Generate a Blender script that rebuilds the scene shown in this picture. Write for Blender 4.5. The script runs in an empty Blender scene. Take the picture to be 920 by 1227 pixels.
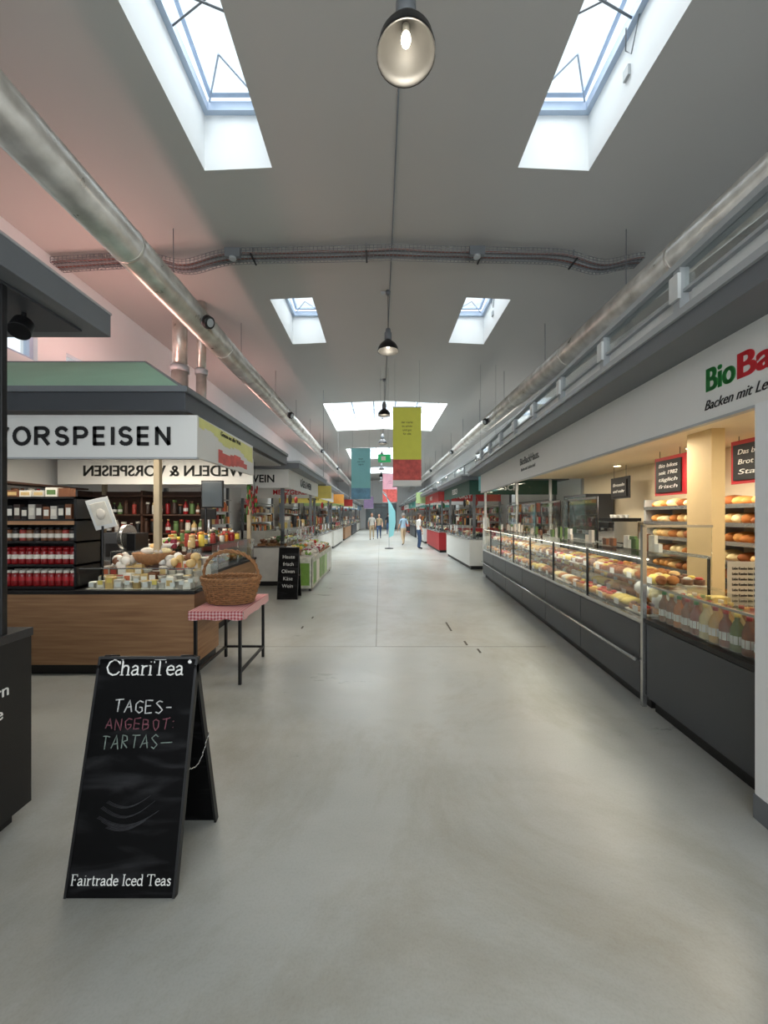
import bpy, bmesh, math, random
from mathutils import Matrix, Vector
random.seed(7)
R=random.random
def U(a,b): return a+(b-a)*R()
scene=bpy.context.scene
scene.view_settings.view_transform='Standard'
scene.view_settings.look='None'
scene.view_settings.exposure=0.08

# ---------------------------------------------------------------- materials
def lin(c):
    o=[]
    for v in c[:3]:
        v=v/255.0
        o.append(v/12.92 if v<=0.04045 else ((v+0.055)/1.055)**2.4)
    return (o[0],o[1],o[2],1)
MC={}
def mat(name,col,rough=.6,metal=0,vary=.08,scale=6,bump=0,emit=0,bscale=None,spec=.5):
    if name in MC: return MC[name]
    m=bpy.data.materials.new(name); m.use_nodes=True; MC[name]=m
    nt=m.node_tree; b=nt.nodes['Principled BSDF']
    c=lin(col)
    b.inputs['Roughness'].default_value=rough; b.inputs['Metallic'].default_value=metal
    b.inputs['Specular IOR Level'].default_value=spec
    tc=nt.nodes.new('ShaderNodeTexCoord')
    n=nt.nodes.new('ShaderNodeTexNoise'); n.inputs['Scale'].default_value=scale; n.inputs['Detail'].default_value=4
    nt.links.new(tc.outputs['Object'],n.inputs['Vector'])
    mx=nt.nodes.new('ShaderNodeMix'); mx.data_type='RGBA'
    mx.inputs[6].default_value=tuple(max(0,v*(1-vary*2)) for v in c[:3])+(1,)
    mx.inputs[7].default_value=tuple(min(1,v*(1+vary*2)) for v in c[:3])+(1,)
    nt.links.new(n.outputs['Fac'],mx.inputs[0]); nt.links.new(mx.outputs[2],b.inputs['Base Color'])
    if bump:
        bp=nt.nodes.new('ShaderNodeBump'); bp.inputs['Strength'].default_value=bump; bp.inputs['Distance'].default_value=.01
        n2=nt.nodes.new('ShaderNodeTexNoise'); n2.inputs['Scale'].default_value=bscale or scale*8
        nt.links.new(tc.outputs['Object'],n2.inputs['Vector'])
        nt.links.new(n2.outputs['Fac'],bp.inputs['Height']); nt.links.new(bp.outputs['Normal'],b.inputs['Normal'])
    if emit:
        b.inputs['Emission Color'].default_value=c; b.inputs['Emission Strength'].default_value=emit
    return m
def glass(name,tint=(255,255,255),k=.3,c0=.015):
    m=bpy.data.materials.new(name); m.use_nodes=True; nt=m.node_tree
    for n in list(nt.nodes):
        if n.type!='OUTPUT_MATERIAL': nt.nodes.remove(n)
    out=[n for n in nt.nodes][0]
    t=nt.nodes.new('ShaderNodeBsdfTransparent'); t.inputs[0].default_value=lin(tint)
    g=nt.nodes.new('ShaderNodeBsdfGlossy'); g.inputs['Roughness'].default_value=.03
    lw=nt.nodes.new('ShaderNodeLayerWeight'); lw.inputs[0].default_value=.2
    mt=nt.nodes.new('ShaderNodeMath'); mt.operation='MULTIPLY_ADD'; mt.inputs[1].default_value=k; mt.inputs[2].default_value=c0
    nt.links.new(lw.outputs['Fresnel'],mt.inputs[0])
    mx=nt.nodes.new('ShaderNodeMixShader')
    nt.links.new(mt.outputs[0],mx.inputs[0]); nt.links.new(t.outputs[0],mx.inputs[1]); nt.links.new(g.outputs[0],mx.inputs[2])
    nt.links.new(mx.outputs[0],out.inputs[0]); return m
GL=glass('clear_glass',(250,252,251))
def floor_mat():
    m=bpy.data.materials.new('polished_concrete'); m.use_nodes=True; nt=m.node_tree; L=nt.links.new
    b=nt.nodes['Principled BSDF']; tc=nt.nodes.new('ShaderNodeTexCoord')
    n1=nt.nodes.new('ShaderNodeTexNoise'); n1.inputs['Scale'].default_value=.55; n1.inputs['Detail'].default_value=6; n1.inputs['Roughness'].default_value=.6
    L(tc.outputs['Object'],n1.inputs['Vector'])
    r=nt.nodes.new('ShaderNodeValToRGB'); r.color_ramp.elements[0].position=.32; r.color_ramp.elements[1].position=.7
    r.color_ramp.elements[0].color=lin((171,174,170)); r.color_ramp.elements[1].color=lin((189,189,183)); L(n1.outputs['Fac'],r.inputs[0])
    n3=nt.nodes.new('ShaderNodeTexNoise'); n3.inputs['Scale'].default_value=.8; n3.inputs['Detail'].default_value=10; n3.inputs['Roughness'].default_value=.75; n3.inputs['Distortion'].default_value=.5
    mp3=nt.nodes.new('ShaderNodeMapping'); mp3.inputs['Location'].default_value=(3.1,1.7,0); mp3.inputs['Scale'].default_value=(1,.8,1); L(tc.outputs['Object'],mp3.inputs[0]); L(mp3.outputs[0],n3.inputs['Vector'])
    r3=nt.nodes.new('ShaderNodeValToRGB'); r3.color_ramp.elements[0].position=.46; r3.color_ramp.elements[1].position=.66
    r3.color_ramp.elements[0].color=(1,1,1,1); r3.color_ramp.elements[1].color=(.76,.71,.62,1); L(n3.outputs['Fac'],r3.inputs[0])
    m3=nt.nodes.new('ShaderNodeMix'); m3.data_type='RGBA'; m3.blend_type='MULTIPLY'; m3.inputs[0].default_value=.8
    L(r.outputs[0],m3.inputs[6]); L(r3.outputs[0],m3.inputs[7])
    mp=nt.nodes.new('ShaderNodeMapping'); mp.inputs['Scale'].default_value=(.6,2.2,1); L(tc.outputs['Object'],mp.inputs[0])
    n2=nt.nodes.new('ShaderNodeTexNoise'); n2.inputs['Scale'].default_value=1.1; n2.inputs['Detail'].default_value=8; n2.inputs['Roughness'].default_value=.7; L(mp.outputs[0],n2.inputs['Vector'])
    r2=nt.nodes.new('ShaderNodeValToRGB'); r2.color_ramp.elements[0].position=.33; r2.color_ramp.elements[1].position=.6
    r2.color_ramp.elements[0].color=(.84,.84,.82,1); r2.color_ramp.elements[1].color=(1,1,1,1); L(n2.outputs['Fac'],r2.inputs[0])
    mx=nt.nodes.new('ShaderNodeMix'); mx.data_type='RGBA'; mx.blend_type='MULTIPLY'; mx.inputs[0].default_value=.5
    L(m3.outputs[2],mx.inputs[6]); L(r2.outputs[0],mx.inputs[7])
    n4=nt.nodes.new('ShaderNodeTexNoise'); n4.inputs['Scale'].default_value=110; n4.inputs['Detail'].default_value=2; L(tc.outputs['Object'],n4.inputs['Vector'])
    r4=nt.nodes.new('ShaderNodeValToRGB'); r4.color_ramp.elements[0].position=.3;r4.color_ramp.elements[1].position=.55
    r4.color_ramp.elements[0].color=(.93,.93,.93,1); r4.color_ramp.elements[1].color=(1,1,1,1); L(n4.outputs['Fac'],r4.inputs[0])
    m2=nt.nodes.new('ShaderNodeMix'); m2.data_type='RGBA'; m2.blend_type='MULTIPLY'; m2.inputs[0].default_value=1
    L(mx.outputs[2],m2.inputs[6]); L(r4.outputs[0],m2.inputs[7]); L(m2.outputs[2],b.inputs['Base Color'])
    mr=nt.nodes.new('ShaderNodeMapRange'); mr.inputs[3].default_value=.2; mr.inputs[4].default_value=.42; L(n2.outputs['Fac'],mr.inputs[0]); L(mr.outputs[0],b.inputs['Roughness'])
    return m
def wood_mat():
    m=bpy.data.materials.new('oak_veneer'); m.use_nodes=True; nt=m.node_tree; L=nt.links.new
    b=nt.nodes['Principled BSDF']; tc=nt.nodes.new('ShaderNodeTexCoord')
    mp=nt.nodes.new('ShaderNodeMapping'); mp.inputs['Scale'].default_value=(1.2,1.2,22); L(tc.outputs['Object'],mp.inputs[0])
    n=nt.nodes.new('ShaderNodeTexNoise'); n.inputs['Scale'].default_value=1.6; n.inputs['Detail'].default_value=7; L(mp.outputs[0],n.inputs['Vector'])
    r=nt.nodes.new('ShaderNodeValToRGB'); r.color_ramp.elements[0].position=.3; r.color_ramp.elements[1].position=.7
    r.color_ramp.elements[0].color=lin((138,100,70)); r.color_ramp.elements[1].color=lin((170,132,96)); L(n.outputs['Fac'],r.inputs[0]); L(r.outputs[0],b.inputs['Base Color'])
    b.inputs['Roughness'].default_value=.5; return m
def gingham_mat():
    m=bpy.data.materials.new('red_gingham'); m.use_nodes=True; nt=m.node_tree; L=nt.links.new
    b=nt.nodes['Principled BSDF']; tc=nt.nodes.new('ShaderNodeTexCoord'); sp=nt.nodes.new('ShaderNodeSeparateXYZ'); L(tc.outputs['Object'],sp.inputs[0])
    def M(op,a,bv):
        n=nt.nodes.new('ShaderNodeMath'); n.operation=op
        for i,v in enumerate((a,bv)):
            if v is None: continue
            if isinstance(v,(int,float)): n.inputs[i].default_value=v
            else: L(v,n.inputs[i])
        return n.outputs[0]
    x=M('GREATER_THAN',M('FRACT',M('MULTIPLY',sp.outputs[0],34),None),.5)
    y=M('GREATER_THAN',M('FRACT',M('MULTIPLY',M('ADD',sp.outputs[1],sp.outputs[2]),34),None),.5)
    s=M('MULTIPLY',M('ADD',x,y),.5)
    mx=nt.nodes.new('ShaderNodeMix'); mx.data_type='RGBA'; mx.inputs[6].default_value=lin((222,186,184)); mx.inputs[7].default_value=lin((170,58,68)); L(s,mx.inputs[0]); L(mx.outputs[2],b.inputs['Base Color'])
    b.inputs['Roughness'].default_value=.9; return m
def chalk_mat():
    m=bpy.data.materials.new('chalkboard_black'); m.use_nodes=True; nt=m.node_tree; L=nt.links.new
    b=nt.nodes['Principled BSDF']; tc=nt.nodes.new('ShaderNodeTexCoord')
    mp=nt.nodes.new('ShaderNodeMapping'); mp.inputs['Scale'].default_value=(2,4,9); L(tc.outputs['Object'],mp.inputs[0])
    n=nt.nodes.new('ShaderNodeTexNoise'); n.inputs['Scale'].default_value=1.6; n.inputs['Detail'].default_value=8; n.inputs['Distortion'].default_value=.6; L(mp.outputs[0],n.inputs['Vector'])
    r=nt.nodes.new('ShaderNodeValToRGB'); r.color_ramp.elements[0].position=.52; r.color_ramp.elements[1].position=.85
    r.color_ramp.elements[0].color=lin((9,9,10)); r.color_ramp.elements[1].color=lin((52,52,54)); L(n.outputs['Fac'],r.inputs[0]); L(r.outputs[0],b.inputs['Base Color'])
    b.inputs['Roughness'].default_value=.65; b.inputs['Specular IOR Level'].default_value=.1; return m
def duct_mat():
    m=bpy.data.materials.new('galvanised_duct'); m.use_nodes=True; nt=m.node_tree; L=nt.links.new
    b=nt.nodes['Principled BSDF']; b.inputs['Metallic'].default_value=.65; tc=nt.nodes.new('ShaderNodeTexCoord')
    w=nt.nodes.new('ShaderNodeTexWave'); w.bands_direction='Y'; w.inputs['Scale'].default_value=2.3; w.wave_profile='SAW'; L(tc.outputs['Object'],w.inputs['Vector'])
    bp=nt.nodes.new('ShaderNodeBump'); bp.inputs['Strength'].default_value=.3; bp.inputs['Distance'].default_value=.01; L(w.outputs['Fac'],bp.inputs['Height']); L(bp.outputs[0],b.inputs['Normal'])
    n=nt.nodes.new('ShaderNodeTexNoise'); n.inputs['Scale'].default_value=5; n.inputs['Detail'].default_value=6; L(tc.outputs['Object'],n.inputs['Vector'])
    r=nt.nodes.new('ShaderNodeValToRGB'); r.color_ramp.elements[0].position=.3; r.color_ramp.elements[1].position=.7
    r.color_ramp.elements[0].color=lin((180,175,166)); r.color_ramp.elements[1].color=lin((222,218,210)); L(n.outputs['Fac'],r.inputs[0]); L(r.outputs[0],b.inputs['Base Color'])
    mr=nt.nodes.new('ShaderNodeMapRange'); mr.inputs[3].default_value=.22; mr.inputs[4].default_value=.4; L(n.outputs['Fac'],mr.inputs[0]); L(mr.outputs[0],b.inputs['Roughness']); return m

FLOOR=floor_mat(); WOOD=wood_mat(); GING=gingham_mat(); CHALK=chalk_mat(); DUCT=duct_mat()
CEIL=mat('ceiling_paint',(178,177,173),.9,vary=.015,scale=1)
WHITE=mat('white_plaster',(228,230,230),.8,vary=.015,scale=2)
SIGNW=mat('sign_white',(226,226,222),.5,vary=.01)
DG=mat('dark_grey_metal',(62,65,70),.45,vary=.04)
MG=mat('mid_grey_metal',(104,108,112),.45,vary=.03)
LG=mat('light_grey_metal',(168,172,174),.4,vary=.03)
ANTH=mat('anthracite_panel',(62,65,69),.38,vary=.05,scale=3)
BLK=mat('black_paint',(14,14,16),.45,vary=.1)
BLKM=mat('black_steel',(24,24,26),.35,.3)
STEEL=mat('stainless_steel',(190,190,188),.25,.9,vary=.03)
CREAM=mat('cream_wall',(228,214,186),.75,vary=.02)
YCOL=mat('warm_yellow_column',(214,190,144),.7,vary=.03)
ROOFG=mat('green_roof_membrane',(132,166,142),.8,vary=.06,scale=2)
RED=mat('red_panel',(180,36,42),.5)
REDJ=mat('red_jar',(140,24,28),.3,vary=.2)
GREENT=mat('green_text',(34,132,60),.5)
REDT=mat('red_text',(200,26,40),.5)
BLKT=mat('black_text',(14,14,16),.6)
WT=mat('white_text',(238,238,234),.6)
CHG=mat('chalk_green',(200,206,196),.9,vary=.4,scale=90); CHP=mat('chalk_pink',(124,74,84),.9,vary=.4,scale=90); CHW=mat('chalk_white',(205,205,200),.9); CHD=mat('chalk_dim',(122,136,128),.9,vary=.4,scale=90)
SMR=mat('chalk_smear',(42,42,45),.9,vary=.4,scale=40)
WICK=mat('wicker',(150,106,68),.75,vary=.3,scale=30,bump=.4)
BULB=mat('bulb_glow',(255,244,220),.5,emit=9)
TUBE=mat('tube_glow',(255,246,226),.5,emit=6)
DLT=mat('downlight_glow',(255,226,170),.5,emit=8)
BREAD=[mat('bread_crust_%d'%i,c,.75,vary=.2,scale=14,bump=.3) for i,c in enumerate([(176,110,50),(206,148,78),(222,182,120),(146,84,40),(234,208,158)])]
COL=[mat('pack_%d'%i,c,.5,vary=.1,scale=20) for i,c in enumerate([(226,220,206),(208,178,120),(160,60,50),(94,122,70),(236,232,222),(120,76,50),(214,146,66),(60,46,40),(232,208,112),(196,190,180),(200,108,74),(78,100,120)])]
FRUIT=[mat('fruit_%d'%i,c,.45,vary=.12,scale=20) for i,c in enumerate([(190,48,38),(220,130,46),(112,150,60),(228,200,80),(66,108,52),(140,40,62),(182,198,118)])]
SKIN=mat('skin',(214,164,136),.6)
YEL=mat('banner_yellow',(214,214,86),.7,vary=.03); CYAN=mat('banner_cyan',(138,200,206),.7,vary=.03); BPINK=mat('banner_pink',(216,160,174),.7); BRED=mat('banner_red_print',(212,92,86),.7,vary=.35,scale=7); LILAC=mat('banner_lilac',(160,138,180),.7)
EXITG=mat('exit_green',(30,150,90),.5,emit=.6)
SEAM=mat('floor_seam',(132,130,124),.8); DRAIN=mat('drain_dark',(84,78,70),.7)
FRM=mat('window_frame',(176,192,212),.5,vary=.02)
DK=mat('dark_wood',(74,50,38),.6,vary=.15)
GRN=mat('leaf_green',(62,110,48),.6,vary=.25)
MUT=[COL[0],COL[5],COL[7],COL[9],COL[2],DK,COL[1],REDJ,BLK,COL[3]]

# ---------------------------------------------------------------- builder
class B:
    def __init__(s,name): s.n=name; s.bm=bmesh.new(); s.m=[]
    def mi(s,m):
        if m not in s.m: s.m.append(m)
        return s.m.index(m)
    def face(s,vs,m,sm=False):
        try: f=s.bm.faces.new(vs)
        except ValueError: return
        f.material_index=s.mi(m); f.smooth=sm
    def box(s,x0,x1,y0,y1,z0,z1,m,rot=None):
        if x0>x1:x0,x1=x1,x0
        if y0>y1:y0,y1=y1,y0
        c=[(x0,y0,z0),(x1,y0,z0),(x1,y1,z0),(x0,y1,z0),(x0,y0,z1),(x1,y0,z1),(x1,y1,z1),(x0,y1,z1)]
        if rot is not None: c=[rot@Vector(p) for p in c]
        v=[s.bm.verts.new(p) for p in c]
        for f in ((3,2,1,0),(4,5,6,7),(0,1,5,4),(1,2,6,5),(2,3,7,6),(3,0,4,7)): s.face([v[i] for i in f],m)
    def quad(s,pts,m): s.face([s.bm.verts.new(p) for p in pts],m)
    def cyl(s,p0,p1,r0,m,r1=None,seg=12,cap=True):
        p0=Vector(p0);p1=Vector(p1); r1=r0 if r1 is None else r1
        d=(p1-p0).normalized(); a=d.orthogonal().normalized(); b=d.cross(a)
        A=[];Bv=[]
        for i in range(seg):
            t=2*math.pi*i/seg; o=a*math.cos(t)+b*math.sin(t)
            A.append(s.bm.verts.new(p0+o*r0)); Bv.append(s.bm.verts.new(p1+o*r1))
        for i in range(seg):
            j=(i+1)%seg; s.face([A[i],A[j],Bv[j],Bv[i]],m,True)
        if cap: s.face(A[::-1],m); s.face(Bv,m)
    def tube(s,pts,r,m,seg=6,closed=False):
        pts=[Vector(p) for p in pts]; n=len(pts); rings=[]
        up=None
        for i,p in enumerate(pts):
            if closed: d=pts[(i+1)%n]-pts[i-1]
            else: d=pts[min(i+1,n-1)]-pts[max(i-1,0)]
            d.normalize()
            if up is None: a=d.orthogonal().normalized()
            else:
                a=up-d*up.dot(d)
                a=a.normalized() if a.length>1e-6 else d.orthogonal().normalized()
            up=a; b=d.cross(a)
            rings.append([s.bm.verts.new(p+(a*math.cos(2*math.pi*k/seg)+b*math.sin(2*math.pi*k/seg))*r) for k in range(seg)])
        for i in range(n if closed else n-1):
            X=rings[i];Y=rings[(i+1)%n]
            for k in range(seg):
                l=(k+1)%seg; s.face([X[k],X[l],Y[l],Y[k]],m,True)
        if not closed: s.face(rings[0][::-1],m); s.face(rings[-1],m)
    def lathe(s,x,y,z,prof,m,seg=14,sx=1,sy=1,mats=None,cap=True):
        rings=[]
        for r,h in prof:
            rings.append([s.bm.verts.new((x+r*sx*math.cos(2*math.pi*k/seg),y+r*sy*math.sin(2*math.pi*k/seg),z+h)) for k in range(seg)])
        for i in range(len(rings)-1):
            mm=mats[i] if mats else m
            for k in range(seg):
                l=(k+1)%seg; s.face([rings[i][k],rings[i][l],rings[i+1][l],rings[i+1][k]],mm,True)
        if cap:
            if prof[0][0]>1e-4: s.face(rings[0][::-1],mats[0] if mats else m)
            if prof[-1][0]>1e-4: s.face(rings[-1],mats[-1] if mats else m)
    def blob(s,x,y,z,rx,ry,rz,m,seg=10,rings=6,ang=0):
        ca,sa=math.cos(ang),math.sin(ang); R_=[]
        for i in range(1,rings):
            ph=math.pi*i/rings; row=[]
            for k in range(seg):
                t=2*math.pi*k/seg; a=rx*math.sin(ph)*math.cos(t); b=ry*math.sin(ph)*math.sin(t)
                row.append(s.bm.verts.new((x+a*ca-b*sa,y+a*sa+b*ca,z+rz*math.cos(ph))))
            R_.append(row)
        t_=s.bm.verts.new((x,y,z+rz)); b_=s.bm.verts.new((x,y,z-rz))
        for k in range(seg):
            l=(k+1)%seg
            s.face([t_,R_[0][k],R_[0][l]],m,True); s.face([b_,R_[-1][l],R_[-1][k]],m,True)
            for i in range(len(R_)-1): s.face([R_[i][k],R_[i+1][k],R_[i+1][l],R_[i][l]],m,True)
    def done(s,M=None,parent=None,bevel=0,fix=True):
        me=bpy.data.meshes.new(s.n)
        if fix: bmesh.ops.recalc_face_normals(s.bm,faces=s.bm.faces)
        s.bm.to_mesh(me); s.bm.free()
        for m in s.m: me.materials.append(m)
        o=bpy.data.objects.new(s.n,me); scene.collection.objects.link(o)
        if M is not None: o.matrix_world=M
        if parent: o.parent=parent
        if bevel:
            md=o.modifiers.new('bev','BEVEL'); md.width=bevel; md.segments=2; md.limit_method='ANGLE'
        return o
def text(body,loc,rot,size,m,parent=None,width=None,off=0,align='CENTER',shear=0,name='lettering',ext=.0015):
    cu=bpy.data.curves.new(name,'FONT'); cu.body=body; cu.size=size; cu.align_x=align; cu.extrude=ext; cu.offset=off; cu.shear=shear
    cu.materials.append(m); o=bpy.data.objects.new(name,cu); scene.collection.objects.link(o)
    if width:
        bpy.context.view_layer.update(); w=o.dimensions.x
        if w>0: o.scale.x=width/w
    o.location=loc; o.rotation_euler=[math.radians(a) for a in rot]
    if parent: o.parent=parent
    return o
def area(name,loc,sx,sy,power,col=(1,1,1),rot=(0,0,0),spread=180):
    l=bpy.data.lights.new(name,'AREA'); l.shape='RECTANGLE'; l.size=sx; l.size_y=sy; l.energy=power; l.color=col; l.spread=math.radians(spread)
    o=bpy.data.objects.new(name,l); scene.collection.objects.link(o); o.location=loc; o.rotation_euler=[math.radians(a) for a in rot]; return o
def point(name,loc,power,col=(1,.9,.75),r=.05):
    l=bpy.data.lights.new(name,'POINT'); l.energy=power; l.color=col; l.shadow_soft_size=r
    o=bpy.data.objects.new(name,l); scene.collection.objects.link(o); o.location=loc; return o

# ---------------------------------------------------------------- camera + world
cam=bpy.data.cameras.new('camera'); co=bpy.data.objects.new('camera',cam); scene.collection.objects.link(co)
co.location=(0,0,1.5); co.rotation_euler=(math.radians(90),0,0)
cam.sensor_width=36; cam.sensor_fit='AUTO'; cam.lens=460*36/1227; cam.shift_x=5/1227; cam.shift_y=4.5/1227; cam.clip_start=.05
scene.camera=co
w=bpy.data.worlds.new('sky'); scene.world=w; w.use_nodes=True
bg=w.node_tree.nodes['Background']; bg.inputs[0].default_value=(.84,.92,1,1); bg.inputs[1].default_value=1.35

# ---------------------------------------------------------------- room
XL,XR,YB,YF=-4.9,5.2,-5.0,44.0
RX=.18
def cz(x): return 5.6-.045*abs(x-RX)
b=B('floor'); b.box(XL,XR,YB,YF,-.1,0,FLOOR); b.done()
b=B('trim_1'); b.box(-.046,-.038,4.4,40,0,.0015,SEAM); b.box(-2,1.9,4.395,4.401,0,.0015,SEAM)
for y in (13,22,31): b.box(-2,2.3,y,y+.01,0,.0015,SEAM)
b.done()
b=B('floor_drain_slot')
for (x,y,l) in ((.92,5.0,.4),(1.0,4.45,.14),(1.09,4.2,.12),(-1.0,5.6,.1),(-1.05,5.1,.1)): b.box(x,x+.022,y,y+l,0,.003,DRAIN)
b.done()
xs=[XL,-2.03,-1.25,RX,1.6,2.42,XR]
ys=[YB,2.65,4.45,7.1,8.95,13.7,18.1,23,27.4,32.3,36.7,YF]
b=B('ceiling')
smallY=[(2.65,4.45),(7.1,8.95)]; wideY=[(13.7,18.1),(23,27.4),(32.3,36.7)]
for i in range(len(xs)-1):
    for j in range(len(ys)-1):
        x0,x1,y0,y1=xs[i],xs[i+1],ys[j],ys[j+1]
        if (y0,y1) in smallY and i in (1,4): continue
        if (y0,y1) in wideY and 1<=i<=4: continue
        b.quad([(x0,y0,cz(x0)),(x1,y0,cz(x1)),(x1,y1,cz(x1)),(x0,y1,cz(x0))],CEIL)
b.done(fix=False)
wi=1
def shaft(r,x0,x1,y0,y1,zt):
    a,c=cz(x0),cz(x1)
    r.quad([(x0,y0,a),(x0,y1,a),(x0,y1,zt),(x0,y0,zt)],WHITE); r.quad([(x1,y0,c),(x1,y1,c),(x1,y1,zt),(x1,y0,zt)],WHITE)
    for y in (y0,y1):
        if x0<RX<x1: r.face([r.bm.verts.new(p) for p in ((x0,y,a),(RX,y,cz(RX)),(x1,y,c),(x1,y,zt),(x0,y,zt))],WHITE)
        else: r.quad([(x0,y,a),(x1,y,c),(x1,y,zt),(x0,y,zt)],WHITE)
def skylight_small(x0,x1,y0,y1):
    global wi
    r=B('window_%d'%wi); wi+=1
    shaft(r,x0,x1,y0,y1,6.3)
    f=.06; zf=6.14
    r.box(x0,x0+f,y0,y1,zf,zf+.1,FRM); r.box(x1-f,x1,y0,y1,zf,zf+.1,FRM); r.box(x0+f,x1-f,y0,y0+f,zf,zf+.1,FRM); r.box(x0+f,x1-f,y1-f,y1,zf,zf+.1,FRM)
    xc=(x0+x1)/2
    M=Matrix.Translation((xc,y1-.08,zf+.12))@Matrix.Rotation(math.radians(-9),4,'X')
    hw=(x1-x0)/2-.08; L=y1-y0-.16; g=.045
    r.box(-hw,-hw+g,-L,0,0,.05,FRM,M); r.box(hw-g,hw,-L,0,0,.05,FRM,M); r.box(-hw+g,hw-g,-g,0,0,.05,FRM,M); r.box(-hw+g,hw-g,-L,-L+g,0,.05,FRM,M)
    r.box(-hw+g,hw-g,-L+g,-g,.02,.028,GL,M)
    r.cyl((x0+.06,y0+.7,zf+.02),(x1-.06,y0+.95,zf+.03),.010,MG); r.cyl((x0+.06,y0+1.0,zf+.02),(xc+.1,y0+.82,zf+.06),.008,MG)
    r.cyl((xc,y1-.55,zf+.05),(x0+.1,y1-.1,zf+.05),.009,FRM); r.cyl((xc,y1-.55,zf+.05),(x1-.1,y1-.1,zf+.05),.009,FRM)
    r.box(xc-.12,xc+.12,y0+.6,y0+.65,zf+.02,zf+.07,MG)
    r.tube([(x1-.02,y0+.9,zf),(x1-.03,y0+1.0,zf-.25),(x1-.02,y0+1.1,zf-.1),(x1-.08,y0+1.0,zf)],.006,MG)
    r.box(x1-.03,x1-.002,y0+1.05,y0+1.13,zf-.38,zf-.28,LG)
    r.done(fix=False)
for (y0,y1) in smallY:
    skylight_small(-2.03,-1.25,y0,y1); skylight_small(1.6,2.42,y0,y1)
for (y0,y1) in wideY:
    r=B('window_%d'%wi); wi+=1; x0,x1=-2.03,2.42
    shaft(r,x0,x1,y0,y1,6.3)
    for k in range(6):
        x=x0+(x1-x0)*k/5; r.box(x-.03,x+.03,y0,y1,6.1,6.22,FRM)
    for k in range(4):
        y=y0+(y1-y0)*k/3; r.box(x0,x1,y-.03,y+.03,6.1,6.22,FRM)
    r.box(x0,x1,y0,y1,6.23,6.24,GL); r.done(fix=False)
def wall_side(name,x,t,wz0,wz1):
    b=B(name); zc=cz(x)+.1
    b.box(x,x+t,YB,YF,0,wz0,WHITE); b.box(x,x+t,YB,YF,wz1,zc,WHITE)
    y=YB
    while y<YF: b.box(x,x+t,y,min(y+.5,YF),wz0,wz1,WHITE); y+=3.5
    b.done()
    c=B('window_%d'%(20 if t<0 else 21))
    y=YB
    while y<YF-3:
        c.box(x+t*.4,x+t*.45,y+.5,y+3.5,wz0,wz1,GL)
        for yy in (y+.5,y+1.47,y+2.47,y+3.44): c.box(x+t*.25,x+t*.6,yy,yy+.06,wz0,wz1,FRM)
        c.box(x+t*.25,x+t*.6,y+.56,y+3.44,wz0,wz0+.05,FRM)
        y+=3.5
    c.done()
wall_side('wall_left',XL,-.25,3.7,4.05)
wall_side('wall_right',XR,.25,3.5,4.1)
b=B('wall_far'); b.box(XL,XR,YF,YF+.2,0,5.7,WHITE); b.done()
b=B('door_1')
b.box(-1.6,1.9,YF-.06,YF-.005,0,.08,MG)
for x in (-1.6,-.5,.15,.8,1.84): b.box(x,x+.06,YF-.08,YF-.01,0,2.9,MG)
b.box(-1.6,1.9,YF-.08,YF-.01,2.4,2.5,MG); b.box(-1.6,1.9,YF-.08,YF-.01,2.84,2.9,MG)
b.box(-1.54,1.84,YF-.04,YF-.03,.08,2.84,mat('far_door_glass',(120,135,140),.2)); b.done()
b=B('wall_entrance'); b.box(XL,XR,YB-.2,YB,4.9,5.7,WHITE); b.done()
b=B('wall_jamb_left'); b.box(XL,XL+.5,YB-.2,YB,0,4.9,WHITE); b.done()  # unseen wall pier left of the entrance glazing
b=B('wall_jamb_right'); b.box(XR-.5,XR,YB-.2,YB,0,4.9,WHITE); b.done()  # matching unseen wall pier on the right
b=B('entrance_glazing')  # unseen glazed front, put in so soft daylight enters behind the camera
for k in range(8):
    x=XL+.51+k*(XR-XL-1.08)/7; b.box(x,x+.06,YB-.12,YB-.04,0,4.89,MG)
b.box(XL+.51,XR-.51,YB-.12,YB-.04,2.3,2.4,MG); b.box(XL+.51,XR-.51,YB-.09,YB-.08,0,4.89,GL); b.done()

# ---------------------------------------------------------------- ducts, tray, pipes, lamps
def duct(x,z,noz):
    b=B('ventilation_duct'); b.cyl((x,YB+.01,z),(x,YF-.01,z),.2,DUCT,seg=32)
    y=-3.5
    while y<YF-1:
        b.cyl((x,y,z),(x,y+.03,z),.207,DUCT,seg=32); b.cyl((x,y+1,z+.2),(x,y+1,cz(x)+.0),.006,MG,seg=5); y+=2.6
    s=1 if x<0 else -1
    for yn in noz:
        d=Vector((s*.75,-.25,-.35)).normalized(); p=Vector((x,yn,z))
        b.cyl(p+d*.16,p+d*.27,.075,MG,seg=18); b.cyl(p+d*.27,p+d*.33,.1,BLK,r1=.09,seg=18); b.cyl(p+d*.331,p+d*.335,.06,LG,seg=18)
    b.done()
duct(-2.85,4.55,(5.9,11.3,17.5,24)); duct(3.4,4.42,(11.5,17,24))
b=B('cable_tray')
YT=5.65; TW=.24; TH=.08
TRM=mat('tray_wire',(132,134,136),.4,.5)
def tz(x):
    z=cz(x)-.15-.03*math.cos((x-RX)*.9)
    for xc in (-2.9,3.3): z-=.14*math.exp(-((x-xc)/.4)**2)
    return z
X0,X1=-4.85,3.9
lx=[X0+(X1-X0)*i/90 for i in range(91)]
for k in range(6):
    o=k*TW/5; b.tube([(x,YT+o,tz(x)) for x in lx],.004,TRM,seg=4)
for s in (0,TW):
    for h in (TH*.5,TH): b.tube([(x,YT+s,tz(x)+h) for x in lx],.004,TRM,seg=4)
for i in range(150):
    x=X0+(X1-X0)*i/149; z=tz(x)
    b.tube([(x,YT,z+TH),(x,YT,z),(x,YT+TW,z),(x,YT+TW,z+TH)],.0045,TRM,seg=4)
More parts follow.
